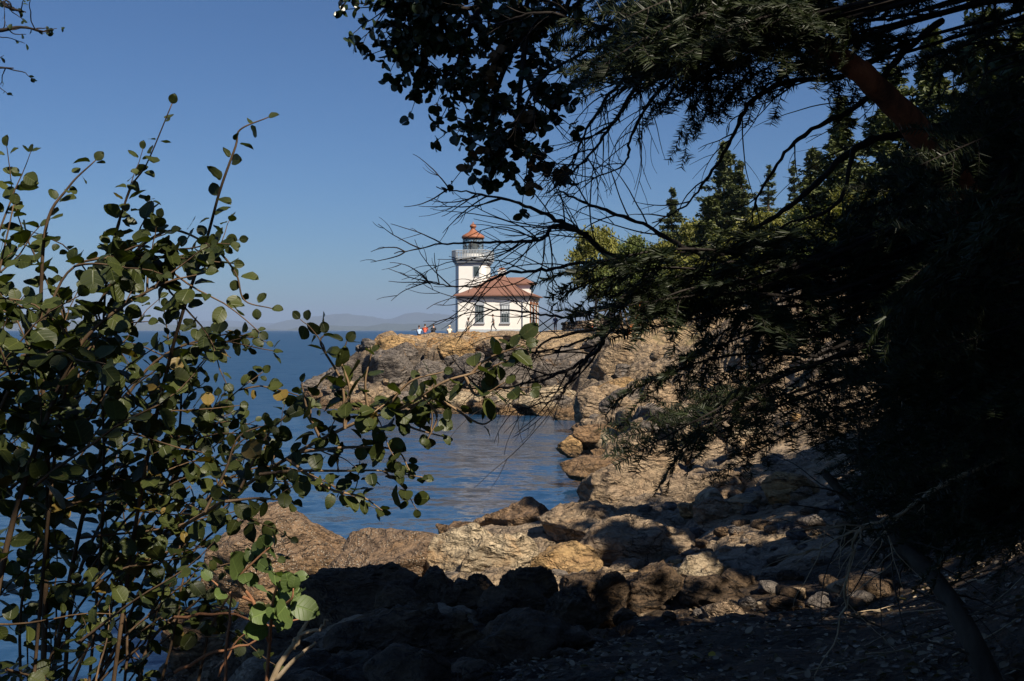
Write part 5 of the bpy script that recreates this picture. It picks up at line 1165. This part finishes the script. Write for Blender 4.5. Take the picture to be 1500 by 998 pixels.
HB = [  # root px,py,Y  tip px,py,Y
 (1160,395,3.2,800,362,2.75),(1120,420,3.2,812,395,2.8),(1180,440,3.3,845,432,2.9),(1150,430,3.4,890,400,3.0),(1230,380,3.5,900,400,3.0),(1200,450,3.4,905,470,3.0),(1300,420,3.6,980,500,3.2),(1250,400,3.5,960,440,3.1),(1100,410,3.1,860,470,2.9),
 (1330,420,3.8,1000,420,3.3),(1360,400,3.9,1060,410,3.4),(1180,470,3.4,945,540,3.1),(1280,450,3.6,1040,560,3.3),
 (1180,540,3.2,905,660,2.9),(1150,580,3.2,895,640,2.95),(1120,560,3.1,945,700,2.9),(1200,520,3.3,880,560,3.0),(1240,560,3.4,1000,640,3.1),(1230,600,3.4,1040,690,3.2),(1260,520,3.5,1010,590,3.2),(1130,600,3.1,960,650,2.95),
 (1150,50,3.6,800,60,3.2),(1120,20,3.6,790,25,3.2),(1180,80,3.7,880,110,3.3),(1230,60,3.8,960,130,3.4),(1250,20,3.8,900,60,3.3),(1280,90,3.9,1040,150,3.5),(1200,-10,3.7,850,10,3.3),(1300,30,3.9,1010,80,3.5),(1330,60,4.0,1110,100,3.6),(1380,20,4.0,1180,60,3.7),(1100,-20,3.6,900,30,3.3),(1250,-30,3.8,1000,20,3.4),(1180,30,3.7,840,90,3.3),
 (1490,60,4.2,1300,90,3.8),(1520,120,4.2,1330,200,3.8),(1550,200,4.2,1260,240,3.7),(1500,260,4.1,1200,300,3.6),(1560,320,4.2,1230,360,3.7),(1540,380,4.1,1200,430,3.7),(1560,430,4.2,1210,500,3.7),(1540,500,4.1,1180,580,3.6),(1560,560,4.2,1220,650,3.7),(1540,620,4.0,1240,720,3.6),(1560,680,4.0,1300,760,3.6),(1550,740,3.9,1330,820,3.5),
 (1500,300,3.4,1290,420,3.1),(1490,360,3.4,1270,520,3.1),(1500,440,3.3,1260,600,3.0),(1480,520,3.3,1240,690,3.0),(1500,600,3.2,1310,700,2.9),(1500,150,3.4,1330,260,3.1),(1480,40,3.4,1340,120,3.1),(1560,260,5.2,1280,330,4.8),(1580,330,5.3,1300,420,4.9),(1580,420,5.4,1290,520,5.0),(1580,520,5.4,1300,620,5.0),(1500,-20,4.2,1250,0,3.9),(1580,0,4.6,1380,60,4.2),(1580,90,4.8,1400,180,4.4),
 (1262,600,3.0,1258,712,2.95),(1320,540,3.2,1300,640,3.1),(1420,560,3.3,1390,690,3.2),(1440,650,3.3,1400,760,3.2),(1420,330,3.5,1340,420,3.3),
 (1330,20,3.2,1180,70,3.0),(1290,-30,3.3,1080,30,3.0),(1240,50,3.3,1010,50,3.0),(1420,480,3.0,1290,560,2.85),(1400,250,3.2,1250,260,3.0),(1450,90,3.1,1390,210,2.95)]
for q in HB:
    a, b = W(*q[:3]), W(*q[3:]); d = b - a
    bough(FR, a, b, rnd.uniform(-1.2, 1.2))
# upper crown of the same fir, overhead
cr_ = link('crown', KIND['c4'][1], FR); cr_.location = (0, 0, 1.6); cr_.scale = (1.25, 1.25, 1.02)

# ---- a second fir close behind the first: the black wall of boughs on the right
F2 = empty('fir_tree', (4.75, 7.2, hgt(4.75, 7.2) - .2), 0, 'second dark fir, its boughs forming the black wall behind the near one', 'tree')
MB().tube([(0, 0, 0), (.03, .02, 3), (-.05, .05, 8), (0, 0, 15)], [.26, .22, .15, .05], 12).build('trunk', BK['fir'], F2, True)
link('crown', KIND['c1'][1], F2).location = (0, 0, 3.2)
for k in range(76):
    py = rnd.uniform(150, 760); px0 = rnd.uniform(1380, 1620); ln = rnd.uniform(190, 330); Y = rnd.uniform(5.6, 7.6)
    left = np.interp(py, [150, 300, 450, 560, 640, 760], [1270, 1200, 1130, 1120, 1160, 1260])
    px1 = max(px0 - ln, left + rnd.uniform(0, 160)); a = W(px0, py - rnd.uniform(10, 50), Y); bough(F2, a, W(px1, py + rnd.uniform(10, 70), Y - rnd.uniform(.1, .8)), rnd.uniform(-1.2, 1.2))

# ---- a third fir beside the path, whose boughs close the top of the picture
F3 = empty('fir_tree', (4.3, 3.0, hgt(4.3, 3.0) - .2), 0, 'fir beside the path whose dense dark boughs close the upper right edge', 'tree')
MB().tube([(0, 0, 0), (.02, .02, 3), (-.03, .05, 8), (0, 0, 13)], [.22, .18, .12, .04], 12).build('trunk', BK['fir'], F3, True)
for k in range(30):
    px0, py0, Y = rnd.uniform(1060, 1260), rnd.uniform(-90, 50), rnd.uniform(2.7, 3.5); ln = rnd.uniform(180, 330)
    px1 = max(px0 - ln, rnd.uniform(790, 900)); py1 = min(py0 + rnd.uniform(5, 80), np.interp(px1, [780, 860, 980, 1150, 1300], [60, 80, 110, 105, 90])); bough(F3, W(px0, py0, Y), W(px1, py1, Y - rnd.uniform(.1, .5)), rnd.uniform(-1., 1.))
for k in range(20):
    px0, py0, Y = rnd.uniform(1440, 1600), rnd.uniform(140, 600), rnd.uniform(2.7, 3.6); ln = rnd.uniform(110, 240)
    bough(F3, W(px0, py0, Y), W(px0 - ln, py0 + rnd.uniform(20, 110), Y - rnd.uniform(.1, .6)), rnd.uniform(-1.2, 1.2))

# ---- thin dark leaning trunk and dead brush in the right corner
LT = empty('dead_sapling', tuple(W(1470, 1010, 4.6)), 0, 'dark leaning dead sapling crossing the lower right corner', 'tree')
P = path([(1470,1040,4.6),(1420,930,4.7),(1370,850,4.9),(1310,790,5.1),(1250,740,5.3),(1205,690,5.4)]); m = MB(); m.tube(rel(P, LT), np.linspace(.055, .02, len(P)), 8)
for q in range(26):
    i = r_.randrange(3, len(P) - 1); T = twig(P[i], np.array([r_.gauss(0, .8), r_.gauss(-.2, .5), r_.gauss(.1, .5)]), r_.uniform(.3, .9), r_, .02); m.tube(rel(T, LT), np.linspace(.006, .0015, len(T)), 4, cap=False)
m.build('trunk', BK['fir'], LT, True)
DB = empty('dead_branch', tuple(W(1280, 765, 4.2)), 0, 'broken dry branch with splayed pale twigs above the leaf litter', 'dead branch')
for sp, r0 in (([(1560,640,4.0),(1400,700,4.1),(1330,745,4.2),(1280,768,4.2),(1262,772,4.2)], .012), ([(1280,766,4.2),(1230,790,4.2),(1190,805,4.2),(1140,818,4.2)], .005), ([(1275,768,4.2),(1220,772,4.15),(1200,800,4.15)], .004), ([(1262,772,4.2),(1250,800,4.2),(1240,860,4.3),(1225,930,4.4),(1190,990,4.4)], .007), ([(1262,772,4.2),(1255,800,4.15),(1240,812,4.15)], .004), ([(1290,762,4.2),(1310,800,4.15),(1305,830,4.15)], .003)):
    P = path(sp, 5); P = P + np.array([[r_.gauss(0, .005) for _ in range(3)] for _ in P]); m = MB(); m.tube(rel(P, DB), np.linspace(r0, r0 * .3, len(P)), 6)
    for q in range(5):
        i = r_.randrange(2, len(P) - 1); T = twig(P[i], (P[i] - P[i - 1]) / np.linalg.norm(P[i] - P[i - 1]) + np.array([r_.gauss(0, .5), r_.gauss(0, .4), r_.gauss(-.2, .4)]), r_.uniform(.08, .3), r_, .03); m.tube(rel(T, DB), np.linspace(.0025, .001, len(T)), 4, cap=False)
    m.build('twig', BK['pale'], DB, True)

# ---- twig in the top left corner, on a tree that stands left of the picture
PT_ = empty('oak_tree', (-3.6, 4.2, hgt(-3.6, 4.2) - .2), 0, 'bare crooked twigs of a tree poking in at the top left corner', 'tree')
MB().tube([(0, 0, 0), (.05, 0, 2), (.2, .1, 4.2), (.25, .2, 6)], [.16, .13, .09, .04], 10).build('trunk', BK['grey'], PT_, True)
D = Plant(PT_, LF['madrone'], BK['dead'])
for sp in ([(-420,-40,4.2),(-150,30,4.0),(-20,45,3.8),(30,40,3.8),(72,48,3.8)], [(-420,60,4.2),(-100,110,4.0),(-20,100,3.8),(20,100,3.8)], [(-380,-80,4.2),(-60,-20,3.9),(10,10,3.8),(38,18,3.8)]):
    P = path(sp); P[0] = np.array(PT_.location) + [.15, .1, P[0][2] - PT_.location.z]; D.stem(P, .014, .002)
    for q in range(9):
        i = r_.randrange(len(P) // 2, len(P) - 1); T = twig(P[i], np.array([r_.gauss(.3, .5), r_.gauss(0, .4), r_.gauss(0, .5)]), r_.uniform(.05, .16), r_, 0, .2); D.stem(T, .0025, .001, False)
        whorl(T[-1], T[-1] - T[-2], 3, .022, .3, D.lv)
D.done()

kind('b5', broad_meshes(9, ct0=.3, nclump=26, per=70, leaf=.13), 'green', 'grey')
# ---- the wood behind and beside the path, which shades the foreground
for kd, x, y, H, cr, lab in (('c4', 7.5, 1.0, 12.5, 3.6, 'tall shading conifer just right of the path'), ('c4', 10.8, 11.2, 11, 3.9, 'short conifer on the bank right of the beach'), ('c2', 12.5, -3.5, 20, 5.0, 'tallest conifer on the bank behind the path'), 
                        ('c2', 5.3, -.9, 13, 2.7, 'slim conifer at the right edge of the path'), ('b5', 5.2, -5.0, 10, 3.2, 'airy broadleaf tree behind the path'), ('c4', 12.2, 16.5, 15, 4.6, 'conifer on the bank above the shaded beach'), ('c1', 15.5, 22, 13, 4.2, 'farther conifer on the bank above the shaded beach'), ('b5', 9.5, 4.5, 10, 4.2, 'broad airy tree on the bank beside the path')):
    z = hgt(x, y) - .3; t = empty('conifer' if kd[0] == 'c' else 'broadleaf_tree', (x, y, z), rnd.uniform(0, 6), lab, 'tree'); dia = {'c1': 3., 'c2': 3.6, 'c4': 3.8, 'b3': 4.5, 'b5': 3.}[kd]
    t.scale = (cr / dia, cr / dia, H / KH[kd[0]])
    for part, me_ in zip(('trunk', 'crown'), KIND[kd]): link(part, me_, t)

# ---- leaf litter
r_g = np.random.default_rng(77); xs, ys = [], []
n = 3600; Y = np.exp(r_g.uniform(math.log(5.5), math.log(15), n)); px = r_g.uniform(650, 1560, n); xs = (px - 750) / FPX * Y; zs = height(xs, Y)
L = Leaves()
for x, y, z in zip(xs, Y, zs):
    a = r_g.uniform(0, 6.28); L.add(np.array([x, y, z + .012]), np.array([math.cos(a), math.sin(a), r_g.normal(0, .25)]), np.array([r_g.normal(0, .35), r_g.normal(0, .35), 1]), r_g.uniform(.035, .10), r_g.uniform(0, 1) ** 1.6, .75)
props(L.build('fallen_leaves', LF['litter'], None), kind='stuff')
L = Leaves(); p = W(1037, 937, 9.6); p.z = hgt(p.x, p.y) + .03; L.add(np.array(p), np.array([1, .2, .1]), np.array([.1, -.3, 1]), .11, .5, .8)
props(L.build('yellow_leaf', leafmat('yellow_leaf_colour', (.5, .36, .04), (.5, .36, .04)), None), 'single yellow fallen leaf on the dark litter', 'leaf')
# dry twigs lying in the litter
for k in range(26):
    px, Y = r_.uniform(1020, 1500), r_.uniform(6.5, 12); x = (px - 750) / FPX * Y; P = twig((x, Y, hgt(x, Y) + .05), np.array([r_.gauss(0, 1), r_.gauss(0, .6), .1]), r_.uniform(.3, 1.1), r_, .0, .1); P[:, 2] = height(P[:, 0], P[:, 1]) + .03 + .05 * r_.random()
    o = MB().tube(P - P[0], np.linspace(.007, .002, len(P)), 5).build('twig', BK['pale' if k % 2 else 'dead'], None, True); o.location = P[0]; props(o, 'thin dry twig lying on the leaf litter', 'twig', 'dry twigs on the litter')
